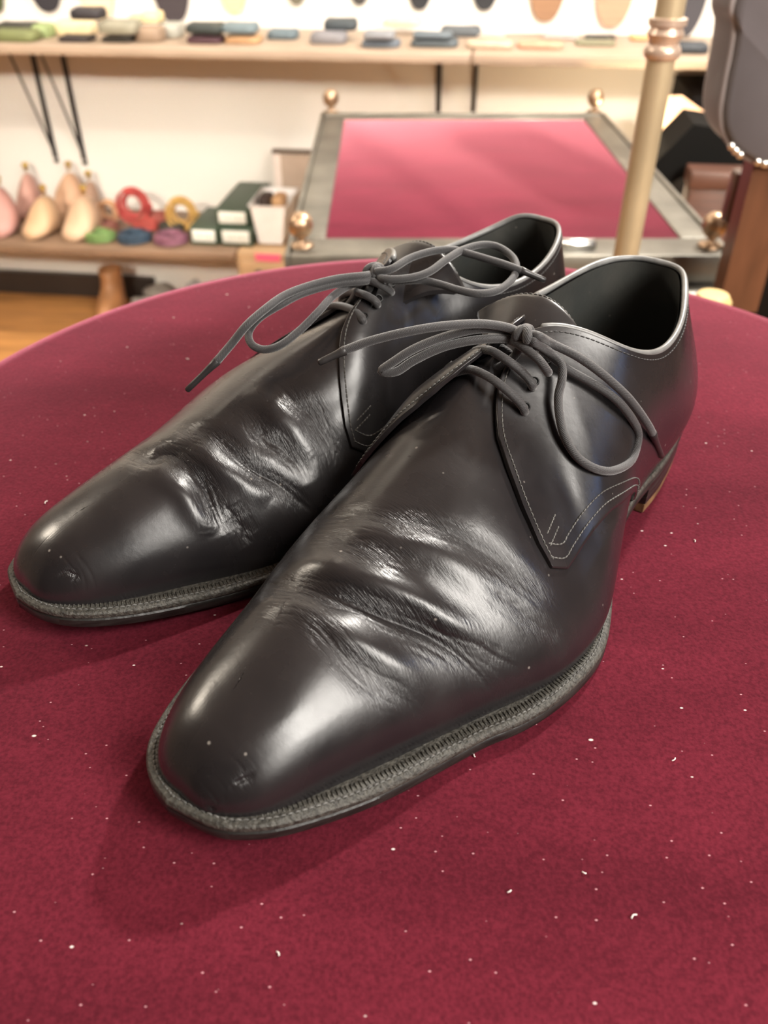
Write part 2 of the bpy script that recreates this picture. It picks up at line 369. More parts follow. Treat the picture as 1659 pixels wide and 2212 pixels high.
LACE={
 'N':{
  'free1':[(-2.6,131.3,91.0),(3.3,132.4,93.0),(10.1,139.2,95.0),(17.7,150.0,96.0),(25.7,159.6,95.0),(34.8,167.8,92.0),(41.1,174.7,89.0)],
  'tip1':[(40.6,174.0,89.2),(45.7,181.1,86.0)],
  'loop1':[(1.1,128.0,90.0),(7.6,132.6,91.5),(13.5,139.7,92.0),(20.3,147.6,90.0),(26.1,155.2,87.0),(30.5,160.5,83.0),(33.6,163.4,79.5),(29.5,160.5,79.5),(25.7,155.7,83.0),(19.4,148.5,87.0),(12.3,141.2,89.0),(5.7,134.0,89.0),(0.1,127.8,88.0)],
  'loop2':[(-2.2,128.9,90.0),(-5.6,126.1,86.2),(-9.4,123.2,82.9),(-14.1,120.2,78.5),(-21.2,115.7,74.0),(-28.6,111.3,68.8),(-33.4,107.2,62.5),(-36.6,102.1,53.9),(-38.3,103.7,49.0),(-39.9,111.9,46.3),(-38.9,124.6,48.8),(-35.5,132.4,52.5),(-30.1,136.1,56.9),(-24.5,136.2,62.7),(-20.4,133.9,68.1),(-17.3,130.6,73.3),(-15.8,126.6,77.8),(-13.3,123.7,81.4),(-8.9,124.7,84.9),(-5.9,132.2,91.0)],
  'free2':[(-2.2,129.3,91.5),(-6.8,129.6,92.0),(-8.1,122.0,86.8),(-16.0,117.6,82.8),(-24.1,113.1,76.9),(-31.1,106.7,68.6),(-34.8,101.5,61.5),(-37.9,96.2,53.8),(-39.0,91.4,47.7)],
  'tip2':[(-38.9,92.0,48.4),(-38.2,72.4,27.7)],
  'bar1':[(17.9,141.3,74.0),(15.6,143.2,77.0),(9.5,143.9,80.0),(1.4,144.9,80.0),(-4.8,143.9,77.0),(-8.6,142.2,73.5),(-10.5,141.5,71.0),(-10.4,140.3,69.0)],
  'bar2':[(16.6,132.8,79.0),(13.8,135.0,82.5),(7.7,136.5,85.0),(1.4,136.8,84.0),(-3.3,135.0,81.0),(-6.5,133.7,78.0),(-8.3,133.5,76.0),(-7.8,131.7,74.0)],
  'bar3':[(14.5,125.4,84.0),(7.7,128.9,87.0),(-1.0,132.7,88.5),(-8.8,133.1,86.0),(-11.9,131.4,82.0),(-11.7,129.3,80.0)],
  'cross1':[(7.6,135.0,77.0),(4.3,132.9,79.0),(0.7,131.9,83.0),(-1.1,131.0,87.0)],
  'cross2':[(7.9,128.8,83.0),(5.2,127.4,81.0),(2.5,126.4,77.0)],
  'knot':[(-1.7,129.7,90.5)],
 },
 'F':{
  'free1':[(10.0,132.7,88.5),(11.6,139.1,90.0),(6.3,149.1,90.0),(2.0,160.2,89.0),(0.6,170.8,88.0),(1.4,180.8,86.0),(0.7,189.6,82.0),(-1.7,195.2,76.0),(-3.5,202.1,70.0)],
  'tip1':[(-3.4,201.7,70.3),(-9.5,212.5,60.0)],
  'loop1':[(11.4,134.9,88.0),(12.1,139.6,88.0),(6.3,149.2,88.0),(1.2,162.0,86.5),(-1.1,172.1,84.0),(-4.7,179.7,80.0),(-6.6,183.8,75.0),(-2.8,185.9,72.0),(2.5,184.4,71.0),(7.5,180.2,73.0),(9.7,172.3,77.0),(10.5,163.1,82.0),(8.1,153.5,84.5),(6.6,142.9,85.5),(8.2,133.0,86.0)],
  'loop2':[(12.4,134.1,89.0),(19.3,135.0,89.5),(25.8,128.3,90.0),(28.5,120.4,91.0),(28.1,110.3,93.0),(27.4,99.7,94.0),(29.1,89.8,94.0),(33.9,84.8,93.0),(42.0,85.3,91.0),(48.0,90.3,89.0),(51.0,97.8,87.0),(51.6,107.4,86.0),(47.9,114.3,86.0),(41.1,117.7,86.5),(34.0,119.4,87.0),(26.7,122.5,87.5),(21.0,130.0,88.0),(13.4,132.9,88.0)],
  'free2':[(13.7,135.3,91.0),(18.7,131.6,92.5),(18.6,120.8,94.0),(20.9,109.6,94.5),(24.8,102.3,94.0),(30.8,99.0,93.0),(38.4,96.2,92.0),(45.0,93.7,91.0),(51.2,91.0,89.5)],
  'tip2':[(50.8,91.1,89.6),(58.3,85.0,86.0)],
  'bar1':[(-8.8,143.1,69.0),(-7.0,144.3,72.0),(0.0,144.1,75.5),(10.1,145.5,77.5),(15.7,146.3,77.0),(18.4,147.2,76.0),(16.9,145.5,74.0)],
  'bar2':[(-5.0,137.0,74.0),(-2.8,137.8,77.5),(3.7,139.1,81.0),(12.4,141.0,83.0),(16.5,139.9,82.0),(18.0,139.1,80.5),(17.0,137.8,79.0)],
  'bar3':[(2.2,134.6,81.0),(6.0,136.1,84.5),(12.6,137.3,87.5),(17.4,135.6,86.5),(18.5,132.4,84.0),(17.2,130.2,82.0)],
  'cross1':[(2.1,141.7,74.0),(4.9,140.3,78.0),(8.4,140.4,83.0)],
  'cross2':[(5.1,136.7,75.0),(8.9,136.4,80.0),(12.2,136.9,85.0)],
  'knot':[(11.0,132.8,89.0)],
 },
}
# ------------------------------------------------------------------ the room (metres). The far wall is turned 7 degrees against the camera
YAW = math.radians(-7); EX = np.array([math.cos(YAW), math.sin(YAW), 0]); EN = np.array([-math.sin(YAW), math.cos(YAW), 0])
FLOOR = -0.785; WALL = 2.25
_F = np.array([0, math.cos(PITCH), -math.sin(PITCH)]); _U = np.array([0, math.sin(PITCH), math.cos(PITCH)])
def ray(px, py): return _F + (px - 829.5) / 1800 * np.array([1., 0, 0]) - (py - 1106) / 1800 * _U
def on_z(px, py, z):
    r = ray(px, py); return np.array([0, 0, CAM_H]) + r * ((z - CAM_H) / r[2])
def on_d(px, py, d):
    r = ray(px, py); return np.array([0, 0, CAM_H]) + r * (d / (r @ EN))
def sd(p): return float(p @ EX), float(p @ EN)
def room(name, loc=(0, 0, 0), **kw): return empty(name, loc, YAW, **kw)
def struct(name, mb, m, smooth_=False):
    o = mb.build(name, m, smooth_=smooth_); o['kind'] = 'structure'; return o
M_wall = mat('painted_wall', (.74, .72, .685), .7, bump=(30, .1, .002), var=(2, .03))
M_floor = mat('floor_boards', (.50, .24, .08), .4, var=(6, .25), stretch=(1, 8, 1))
M_ceil = mat('ceiling_paint', (.3, .26, .235), .8)
M_base = mat('dark_baseboard', (.03, .022, .018), .5)
def wbox(name, s0, s1, d0, d1, z0, z1, m, b=0, struct_=True):
    o = MB().box(s0, s1, d0, d1, z0, z1, b).build(name, m, smooth_=b > 0, angle=40); o.rotation_euler = (0, 0, YAW)
    if struct_: o['kind'] = 'structure'
    return o
wbox('floor', -2.6, 2.6, -1.6, 2.4, FLOOR - .05, FLOOR, M_floor)
wbox('ceiling', -2.6, 2.6, -1.6, 2.4, 1.65, 1.7, M_ceil)
wbox('wall_back', -2.6, 2.6, WALL, WALL + .1, FLOOR, 1.65, M_wall)
wbox('wall_left', -2.6, -2.5, -1.5, WALL, FLOOR, 1.65, mat('beige_wall', (.25, .21, .18), .7))
wbox('wall_right', 2.5, 2.6, -1.5, WALL, FLOOR, 1.65, mat('brown_wall', (.16, .11, .09), .7))
wbox('wall_front', -2.6, 2.6, -1.6, -1.5, FLOOR, 1.65, mat('dark_brown_wall', (.05, .035, .03), .7))
wbox('baseboard_back', -2.5, -.95, WALL - .02, WALL, FLOOR, FLOOR + .065, M_base)
# ---- round table with velvet
M_velvet = velvet('crimson_velvet', (.108, .0115, .0215), (1, .32, .45), [(150, .06, (.75, .62, .6), .4), (420, .12, (.5, .25, .28), .22), (60, .035, (.8, .7, .62), .35)])
M_velvet2 = velvet('crimson_velvet_tray', (.12, .013, .028), (1, .35, .45), [(90, .04, (.6, .35, .35), .2)], .8)
M_dwood = mat('dark_turned_wood', (.06, .025, .012), .35, var=(20, .4), stretch=(1, 1, 6))
tc_, R_T = (.027, .3130), .2670
tb = empty('round_table', (tc_[0], tc_[1], FLOOR), 0, 'small round table covered in crimson velvet under the two shoes', 'table')
T0 = -FLOOR
prof = [(.0, T0 - .03), (R_T - .004, T0 - .03), (R_T, T0 - .026), (R_T + .0012, T0 - .012), (R_T - .0005, T0 - .004), (R_T - .004, T0 - .0008), (R_T - .012, T0), (.12, T0), (.0005, T0)]
MB().lathe(prof, k=160).build('velvet_top', M_velvet, tb, angle=60)
MB().lathe([(.0005, T0 - .05), (.2, T0 - .05), (.215, T0 - .045), (.215, T0 - .0305), (.0005, T0 - .0305)], k=64).build('apron', M_dwood, tb, angle=40)
MB().lathe([(.03, .03), (.045, .05), (.028, .10), (.024, .3), (.036, .4), (.025, .5), (.03, T0 - .0505), (.001, T0 - .0505)], k=32).build('pedestal', M_dwood, tb)
MB().lathe([(.001, 0), (.19, 0), (.195, .01), (.18, .025), (.05, .04), (.001, .04)], k=48).build('base', M_dwood, tb, angle=40)
# loose fibres lying on the velvet
M_fib = mat('white_fibre', (.8, .75, .7), .6)
rs = np.random.RandomState(5)
for i, (px, py) in enumerate([(100, 1085), (478, 760), (405, 775), (1500, 1168), (1025, 1632), (1370, 1980), (1262, 1885), (600, 2060), (140, 1083), (1455, 1640), (1100, 1925)]):
    p = on_z(px, py, 0.0004); a = rs.rand() * 6; l = .0004 + rs.rand() * .0007
    q = np.array([(-l, 0, 0), (0, l * .4, .0002), (l, l * .1, 0)]) @ np.array([[math.cos(a), math.sin(a), 0], [-math.sin(a), math.cos(a), 0], [0, 0, 1]])
    o = MB().tube(q, .0002, k=6, sub=4).build('lint', M_fib); o.location = p
    tag(o, 'tiny pale fluff speck lying on the round velvet table top', 'lint', 'pale fluff specks on the velvet')
# ---- shelves
M_shelf = mat('pale_wood_shelf', (.36, .27, .20), .5, var=(8, .12), stretch=(1, 8, 8))
M_shelfd = mat('brown_wood_shelf', (.22, .14, .09), .5, var=(8, .2), stretch=(1, 8, 8))
ZU = CAM_H - .297; ZL = CAM_H - .742
sx = sd(on_d(1020, 115, 1.95))[0]
o = wbox('shelf_board', -2.0, sx - .002, 1.95, WALL, ZU - .02, ZU, M_shelf, .002, False); tag(o, 'pale wooden wall shelf, the long board left of the seam, carrying leather pieces', 'shelf')
o = wbox('shelf_board', sx + .002, 1.6, 1.95, WALL, ZU - .02, ZU - .0005, M_shelf, .002, False); tag(o, 'pale wooden wall shelf, the board right of the seam behind the pole', 'shelf')
o = wbox('low_shelf', -2.2, sd(on_d(505, 550, 1.95))[0], 1.95, WALL, ZL - .022, ZL, M_shelfd, .002, False); tag(o, 'low brown wooden shelf carrying pale shoe forms and lace coils', 'shelf')
M_blk = mat('black_painted_steel', (.012, .012, .014), .4)
for s_, zb, lab in ((-1.17, -.624, 'black steel shelf bracket, leftmost under the pale wall shelf'), (-1.09, -.627, 'black steel shelf bracket, second from the left'),
                    (-.14, -.56, 'black steel shelf bracket, left one behind the velvet tray'), (-.053, -.56, 'black steel shelf bracket, right one behind the velvet tray by the shelf seam')):
    zb += CAM_H
    r = room('shelf_bracket', tuple(EX * s_ + EN * WALL + np.array([0, 0, ZU - .0215])), label=lab, cat='bracket', group='black shelf brackets')
    h = ZU - .0215 - zb
    MB().box(-.0055, .0055, -.009, -.001, -h, 0, .0015).build('upright', M_blk, r)
    MB().tube([(0, -.125, -.004), (0, -.008, -h + .03)], .0032, k=8, sub=1).build('brace', M_blk, r)
    MB().box(-.006, .006, -.14, -.001, -.004, -.0006, .001).build('top_arm', M_blk, r)
    MB().lathe([(.001, -.003), (.004, -.0025), (.004, 0), (.001, 0)], (0, -.0095, -h + .012), 12, 'y').build('screw', mat('screw_steel', (.5, .5, .5), .3, 1), r)
# ---- soft leather pieces on the upper shelf: px left, right, top, bottom, colour, words
def col(h): return tuple(((int(h[i:i + 2], 16) / 255) ** 2.2) for i in (0, 2, 4))
pieces = [
 (-30, 78, 62, 92, '6a7048', 'olive green leather bundle at the far left end of the upper shelf', 0),
 (-20, 74, 46, 64, '35342f', 'dark grey leather bundle lying on the olive green one', .018),
 (62, 105, 50, 84, '8a9a6a', 'pale green leather piece beside the dark grey bundle', 0),
 (118, 194, 74, 92, '2c2526', 'dark brown leather pad lying in front of the cream slabs', 0),
 (112, 200, 42, 78, 'e0cfa8', 'cream leather block behind the dark brown pad', 0),
 (145, 217, 15, 44, '2b282d', 'black rounded pad perched on top of the cream block', .045),
 (212, 286, 74, 92, '35312c', 'black low pad under the grey domed bundle', 0),
 (205, 294, 42, 75, '8b8878', 'grey domed leather bundle on a black pad', .018),
 (288, 348, 56, 92, '8f7a68', 'taupe brown leather block beside the grey domed bundle', 0),
 (335, 388, 48, 84, '9c9c94', 'silver grey folded leather piece beside the taupe block', 0),
 (272, 310, 30, 52, 'aaa88c', 'sage folded scrap leaning behind the taupe block', .03),
 (300, 342, 24, 52, 'dcc79a', 'cream folded scrap leaning behind the taupe block', .03),
 (398, 478, 74, 96, '4a3038', 'maroon leather pad under a dark green one', 0),
 (395, 480, 48, 74, '2f3635', 'dark green leather pad stacked on the maroon one', .020),
 (480, 560, 74, 96, 'b08a66', 'tan leather pad under a blue grey one', 0),
 (474, 552, 48, 74, '66757c', 'blue grey leather pad stacked on the tan one', .020),
 (573, 640, 62, 87, '5a6870', 'blue grey leather pad lying alone in the middle of the upper shelf', 0),
 (666, 746, 68, 97, '77757a', 'mid grey leather pad with a dark one behind it', 0),
 (696, 768, 40, 68, '3a4146', 'charcoal leather pad behind and above the mid grey one', .020),
 (778, 862, 84, 104, '5d6570', 'slate grey leather slab, lower one of a short stack', 0),
 (782, 850, 66, 86, '7d7f84', 'light grey leather slab, upper one of a short stack', .018),
 (826, 912, 38, 56, 'd8c4a4', 'cream leather slab at the back of the shelf behind slate pieces', .02),
 (886, 988, 82, 104, '4b5359', 'dark slate leather slab left of the shelf seam', 0),
 (890, 975, 68, 84, '5a646c', 'grey leather slab lying on the dark slate one', .018),
 (950, 1038, 56, 80, '50555a', 'charcoal leather piece with pointed end behind the slate slabs', 0),
 (1008, 1106, 86, 107, 'b5a08c', 'beige leather slab right of the shelf seam', 0),
 (1118, 1216, 88, 107, 'c08e76', 'salmon leather slab beside the beige one', 0),
 (1030, 1090, 74, 84, 'b8aca0', 'pale grey thin slab behind the beige one', 0),
 (1172, 1250, 74, 84, 'a8a09c', 'ash grey thin slab behind the salmon one', 0),
 (1265, 1330, 76, 88, '2d2d2c', 'small black pad at the back of the right board', 0),
 (1245, 1330, 90, 100, '77755e', 'small olive pad in front of the small black one', 0),
 (1358, 1398, 68, 82, 'd0a070', 'small orange tan pad left of the brass pole', 0),
 (1452, 1530, 92, 117, '30353c', 'navy leather slab right of the brass pole', 0),
 (1545, 1605, 92, 100, '3c4c4c', 'dark teal thin slab at the right end of the shelf', 0),
 (1572, 1625, 104, 119, 'c4555a', 'red leather slab at the right end of the shelf', 0)]
for x0, x1, y0, y1, c, lab, zb in pieces:
    p = on_z((x0 + x1) / 2, y1, ZU + zb); s_, d_ = sd(p); d_ = min(max(d_, 1.957), 2.16); k = (d_ * .8 + .18) / 1800
    wd = (x1 - x0) * k; dep = .06 if d_ < 2.1 else .05; hh = max(.006, (y1 - y0) * k * 1.0 - dep * .14)
    r = MB(); n = 26
    a = np.linspace(0, 2 * math.pi, n, endpoint=False); sq = lambda v, e: np.sign(v) * np.abs(v) ** e
    rings = []
    for ins, z in ((.25, 0), (.06, .0), (0, .18), (0, .6), (.04, .85), (.16, .97), (.45, 1.0)):
        rings.append(np.column_stack([sq(np.cos(a), .45) * wd / 2 * (1 - ins), dep / 2 + sq(np.sin(a), .45) * dep / 2 * (1 - ins * 1.2), np.full(n, z * hh + .0015 * np.sin(a * 3) * z)]))
    G = np.array(rings); r.grid(G, closed_v=True); r.f.append(tuple(range(n))); r.f.append(tuple((len(rings) - 1) * n + j for j in range(n)))
    o = r.build('leather_pad', mat('pad', col(c), .55, bump=(200, .3, .001), var=(40, .15)))
    o.location = EX * s_ + EN * d_ + np.array([0, 0, ZU + zb + .0005]); o.rotation_euler = (0, 0, YAW)
    tag(o, lab, 'leather', 'leather pads and slabs on the upper shelf')
# ---- oval swatches hanging on the wall
ovals = [(-30, 20, 27, '4a5238', 'dark green oval leather sample at the far left of the wall row', 1), (62, 147, 26, '2b2930', 'black oval leather sample, second from the left in the wall row', 1),
 (168, 262, 44, 'e2cfae', 'wide cream oval leather sample in the wall row', 1), (332, 420, 48, '3a3338', 'dark brown ridged oval leather sample in the wall row', 1),
 (470, 542, 28, 'e6cf96', 'pale yellow oval leather sample in the wall row', 1), (612, 668, 11, '6a6656', 'olive grey oval leather sample in the wall row', 1), (748, 804, 11, '403e3c', 'dark grey oval leather sample in the middle of the wall row', 1),
 (874, 938, 21, '26272c', 'black oval leather sample, second to the left of the brown one', 1), (1012, 1080, 22, '26272c', 'black oval leather sample directly left of the brown one', 1), (1136, 1217, 47, '8c6a50', 'brown oval leather sample right of the black ones', 1),
 (1277, 1360, 60, 'b88c74', 'dusty pink oval leather sample left of the brass pole', 1), (1418, 1510, 84, '3e3c42', 'dark ridged oval leather sample behind the brass pole', 1)]
for x0, x1, yb, c, lab, _ in ovals:
    p = on_d((x0 + x1) / 2, yb, WALL - .012); s_, d_ = sd(p); w_ = (x1 - x0) * (WALL * .8 + .16) / 1800
    root = room('leather_sample', tuple(EX * s_ + EN * (WALL - .008) + np.array([0, 0, p[2]])), label=lab, cat='leather sample', group='oval leather samples hanging in a row on the wall')
    n = 40; h = .24; r = MB(); rows = []
    t = np.linspace(0, math.pi, 28); zz = h / 2 - np.cos(t) * h / 2; ww = w_ / 2 * np.sin(t) ** .72 * (1 - .10 * np.exp(-((zz - h * .55) / .04) ** 2))
    F_, B_ = [], []
    for y_ in (-.0035, .0035): rows.append(np.stack([np.linspace(-1, 1, 13)[None, :] * ww[:, None], np.full((28, 13), y_) + 0 * zz[:, None], np.tile(zz[:, None], (1, 13))], -1))
    r.grid(rows[0]); r.grid(rows[1]); r.grid(np.stack([rows[0][:, 0], rows[1][:, 0]], 0)); r.grid(np.stack([rows[0][:, -1], rows[1][:, -1]], 0))
    r.build('leather_blank', mat('sample', col(c), .6, bump=(150, .4, .001), var=(3, .12), stretch=(1, 1, 30)), root, angle=40)
    MB().lathe([(.001, -.006), (.004, -.005), (.004, .001), (.001, .001)], (0, -.004, h - .02), 10, 'y').build('pin', M_blk, root)
# ---- pale shoe forms on the low shelf
def shoe_form(px0, px1, ptop, pbot, c, lab, turn):
    p = on_z((px0 + px1) / 2, pbot, ZL); s_, d_ = sd(p); d_ = 1.975 if pbot > 515 else 2.125; s_ = sd(on_d((px0 + px1) / 2, pbot, d_))[0]; k = (d_ * .8 + .42) / 1800
    wd = (px1 - px0) * k; ht = (pbot - ptop) * k * 1.05
    root = empty('shoe_form', EX * s_ + EN * (d_) + np.array([0, 0, ZL + .0008]), YAW + turn, lab, 'shoe form', 'pale shoe forms on the low shelf')
    L_ = .115; n = 22; m_ = 24; rows = []
    for t in np.linspace(0, 1, n):
        y = t * L_; e = math.sin(math.pi * min(max(t * .97 + .015, 0), 1)) ** .42
        hw = wd / 2 * (1.0 - .35 * t) * e; hh = ht * (.30 + .62 * (1 / (1 + math.exp(-(t - .36) * 10)))) * (.55 + .45 * e)
        a = np.linspace(0, 2 * math.pi, m_, endpoint=False); x = np.cos(a); z = np.sin(a)
        taper = 1 - .62 * np.clip(z, 0, 1) * min(1, .35 + t)
        rows.append(np.column_stack([hw * np.sign(x) * np.abs(x) ** .8 * taper, np.full(m_, y) , hh * (.5 + .5 * np.sign(z) * np.abs(z) ** .75)]))
    G = np.array(rows); mb = MB(); mb.grid(G, closed_v=True); mb.f.append(tuple(range(m_))); mb.f.append(tuple((n - 1) * m_ + j for j in range(m_)))
    mb.build('form_body', mat('form', tuple(q * .72 for q in col(c)), .5, bump=(60, .3, .002), var=(15, .1)), root)
    MB().lathe([(.001, 0), (.006, .001), (.005, .010), (.009, .014), (.009, .02), (.001, .024)], (0, L_ * .72, ht * .90), 14).build('brass_knob', mat('form_brass', (.7, .5, .15), .3, 1), root)
for a in [(-45, 42, 418, 522, 'd9a29a', 'pink shoe form at the far left of the low shelf', .1), (28, 82, 408, 500, 'e0ada0', 'rosy shoe form standing behind the peach ones', 0),
          (24, 108, 446, 534, 'e6c09a', 'peach shoe form, left one of the front pair', -.35), (100, 182, 402, 500, 'e2b696', 'peach shoe form with brass knob, behind the front pair', -.1),
          (105, 198, 440, 532, 'e9c6a6', 'pale peach shoe form, right one of the front pair', -.35), (160, 202, 402, 480, 'c9a48c', 'dusky shoe form at the back, nearest the lace coils', 0)]: shoe_form(*a)
# ---- coiled laces
def coil(cx_, cy_, rpx, c, lab, upright=False, thick=.0035, loops=6):
    p = on_z(cx_, cy_ + (rpx if upright else rpx * .35), ZL); s_, d_ = sd(p); d_ = min(max(d_, 1.95 + rpx * .0011 + .012), 2.16); k = (d_ * .8 + .42) / 1800; R_ = rpx * k
    r_ = np.random.RandomState(int(cx_)); pts = []
    for t in np.linspace(0, loops * 2 * math.pi, loops * 14):
        rr = R_ * (.78 + .2 * math.sin(t * .37 + r_.rand() * .3)); z = thick + (t / (loops * 6.283)) * thick * 5 + r_.rand() * .002
        if upright: pts.append((rr * math.cos(t), (t / (loops * 6.283) - .5) * thick * 8 + R_ * .1 * math.sin(t), R_ + rr * math.sin(t)))
        else: pts.append((rr * math.cos(t), rr * .9 * math.sin(t), z))
    o = MB().tube(pts, thick, k=7, sub=2).build('lace_coil', mat('coil', col(c), .6, bump=(300, .5, .001), var=(60, .25)))
    o.location = EX * s_ + EN * d_ + np.array([0, 0, ZL + (.003 if upright else .0006)]); o.rotation_euler = (0, 0, YAW)
    tag(o, lab, 'lace coil', 'coils of coloured lace on the low shelf')
for a in [(296, 445, 37, 'b84a48', 'red coil of lace standing upright on the low shelf', True), (240, 458, 24, 'c49a78', 'tan coil of lace standing left of the upright red one', True),
          (320, 485, 30, 'b0504a', 'brick red coil of lace lying in front of the upright red one'), (232, 488, 26, '8a5a50', 'reddish brown coil of lace lying behind the green one'),
          (398, 462, 34, 'c8a05c', 'golden tan coil of lace standing left of the green boxes', True), (372, 492, 28, '45453f', 'charcoal coil of lace lying below the golden tan one'),
          (210, 516, 34, '6c8a52', 'green coil of lace lying right of the peach forms'), (285, 516, 38, '35485a', 'navy coil of lace lying at the shelf front beside the green one'),
          (362, 522, 38, '84586a', 'purple coil of lace lying at the shelf front right of the navy one'), (345, 470, 22, 'a86058', 'dull red coil of lace lying behind the charcoal one')]: coil(*a)
# ---- green boxes, white bin, picture
M_gbox = mat('dark_green_card', (.045, .075, .05), .5); M_lab = mat('white_label', (.8, .82, .78), .5); M_ink = mat('green_ink', (.35, .45, .38), .6)
def gbox(x0, x1, y0, y1, lift, dep, lab, front=True):
    p = on_z((x0 + x1) / 2, y1, ZL + lift); s_, d_ = sd(p); d_ = max(d_, 1.955); k = (d_ * .8 + .42) / 1800; w_ = (x1 - x0) * k; h_ = (y1 - y0) * k * 1.02
    root = room('card_box', tuple(EX * s_ + EN * d_ + np.array([0, 0, ZL + lift + .0005])), label=lab, cat='box', group='dark green boxes with white labels on the low shelf')
    MB().box(-w_ / 2, w_ / 2, 0, dep, 0, h_ * .62, .001).build('box_body', M_gbox, root, angle=40)
    MB().box(-w_ / 2 - .001, w_ / 2 + .001, -.001, dep + .001, h_ * .62 + .0003, h_, .001).build('lid', M_gbox, root, angle=40)
    if front:
        l = MB().box(-w_ * .42, w_ * .42, -.0022, -.0012, h_ * .22, h_ * .88, .0003).build('label_sticker', M_lab, root, label='white paper label')
        g = MB()
        for j, q in enumerate((-.28, -.17, -.1, .02, .12, .19, .3)): g.box(w_ * q, w_ * (q + .025), -.0026, -.0022, h_ * .4, h_ * .7, 0)
        g.build('label_marks', M_ink, l, smooth_=False)
gbox(412, 474, 492, 530, 0, .16, 'dark green card box with white label, lower left of the stack')
gbox(476, 548, 494, 533, 0, .24, 'dark green card box with white label, lower right of the stack')
gbox(468, 540, 454, 491, .0435, .23, 'dark green card box with white label, on top of the two others')
M_bin = mat('white_plastic', (.85, .85, .86), .35)
p = on_z(582, 530, ZL); s_, d_ = sd(p); d_ = max(d_, 1.96)
r = room('storage_bin', tuple(EX * (s_ + .004) + EN * d_ + np.array([0, 0, ZL + .004])), label='white tapered plastic bin standing right of the green boxes', cat='bin')
def taper(w0, w1, d0, d1, z0, z1): return [[(-w0, 0, z0), (w0, 0, z0), (w0, d0, z0), (-w0, d0, z0)], [(-w1, -.004, z1), (w1, -.004, z1), (w1, d1, z1), (-w1, d1, z1)]]
mb = MB(); mb.grid(np.array(taper(.030, .044, .13, .145, 0, .094)), closed_v=True); mb.f.append((0, 1, 2, 3)); mb.build('bin_body', M_bin, r, smooth_=False)
MB().tube([(-.047, -.005, .094), (.047, -.005, .094), (.047, .147, .094), (-.047, .147, .094)], .0022, k=6, sub=1, closed=True).build('rim', M_bin, r)
for x_, c, lab in ((-.018, '3a2c28', 'dark brown leather scrap inside the white bin'), (.016, 'c8a078', 'tan leather scrap inside the white bin')):
    o = MB().box(-.014, .016, -.03, .03, 0, .045, .008).build('leather_scrap', mat('scrap', col(c), .6)); o.location = EX * (s_ + x_) + EN * (d_ + .07) + np.array([0, 0, ZL + .06]); o.rotation_euler = (0, 0, YAW)
    tag(o, lab, 'leather', 'leather scraps in the white bin')
o = wbox('sticky_note', sd(on_d(549, 535, 1.945))[0], sd(on_d(603, 535, 1.945))[0], 1.9455, 1.9485, ZL - .014, ZL + .003, mat('pink_card', (.8, .12, .22), .6), 0, False)
tag(o, 'bright pink card on the shelf edge below the white bin', 'card')
# drawer unit on which the bin stands
s0 = sd(on_d(508, 550, 1.95))[0]
r = room('drawer_unit', tuple(EX * (s0 + .24) + EN * 1.95 + np.array([0, 0, FLOOR])), label='light wooden drawer unit under the white bin, right of the low shelf', cat='drawer unit')
M_lw = mat('light_wood', (.42, .27, .15), .45, var=(8, .15), stretch=(1, 8, 8)); zt = ZL - FLOOR
MB().box(-.238, .238, .004, .295, 0, zt, .002).build('carcass', M_lw, r, angle=40)
for zz0, zz1 in ((zt - .10, zt - .018), (zt - .19, zt - .105)):
    dr = MB().box(-.225, .225, -.006, .0035, zz0, zz1, .003).build('drawer_front', M_lw, r, angle=40)
    for xx in (-.18, -.09): MB().lathe([(.001, -.02), (.009, -.018), (.007, -.008), (.004, 0), (.001, 0)], (xx, -.006, (zz0 + zz1) / 2 + .02), 14, 'y').build('knob', M_blk, dr)
p = on_d(660, 400, 2.2); s_ = sd(on_d(598, 400, 2.2))[0]
r = room('picture_frame', tuple(EX * (s_ + .08) + EN * 2.2 + np.array([0, 0, ZL + .001])), label='small framed picture leaning on the wall behind the white bin', cat='picture')
zt_ = on_d(640, 326, 2.2)[2] - ZL
M_fr = mat('frame_brown', (.12, .09, .07), .4)
MB().box(-.085, .13, 0, .012, 0, zt_, .001).build('frame', mat('pale_frame', (.75, .66, .62), .5), r, angle=40)
MB().box(-.065, .128, -.003, -.0003, .015, zt_ - .01, 0).build('picture_panel', mat('picture_taupe', (.42, .33, .27), .5), r, smooth_=False)
MB().box(-.086, .131, -.004, .012, zt_ - .008, zt_ + .001, .001).build('frame_top', M_fr, r, angle=40)
# things under the low shelf
def blob(name, px, py, zb, size, c, lab, cat, d=None, seed=1, rough=.8, n=26):
    p = on_z(px, py, zb); r_ = np.random.RandomState(seed); ph = r_.rand(6) * 6
    t = np.linspace(.02, math.pi - .02, n // 2 + 4); a = np.linspace(0, 2 * math.pi, n, endpoint=False); T, A = np.meshgrid(t, a, indexing='ij')
    q = 1 + .12 * np.sin(3 * A + ph[0]) * np.sin(T) + .08 * np.sin(5 * T + ph[1]) + .05 * np.sin(7 * A + 4 * T + ph[2])
    G = np.stack([np.sin(T) * np.cos(A) * q * size[0], np.sin(T) * np.sin(A) * q * size[1], size[2] - np.cos(T) * np.clip(q, .9, 1.1) * size[2]], -1)
    G[..., 2] = np.maximum(G[..., 2], .0008)
    o = MB().grid(G, closed_v=True).build(name, mat(name, col(c), rough, bump=(120, .8, .004), var=(40, .25))); o.location = (p[0], p[1], zb); o.rotation_euler = (0, 0, YAW)
    return tag(o, lab, cat)
blob('felt_bundle', 352, 655, FLOOR, (.045, .04, .030), '9a9690', 'grey felt bundle on the floor under the low shelf, next to the brown boot', 'bundle', seed=3)
blob('felt_bundle', 305, 668, FLOOR, (.025, .025, .018), 'b0aca4', 'small light grey felt bundle on the floor beside the larger one', 'bundle', seed=4)
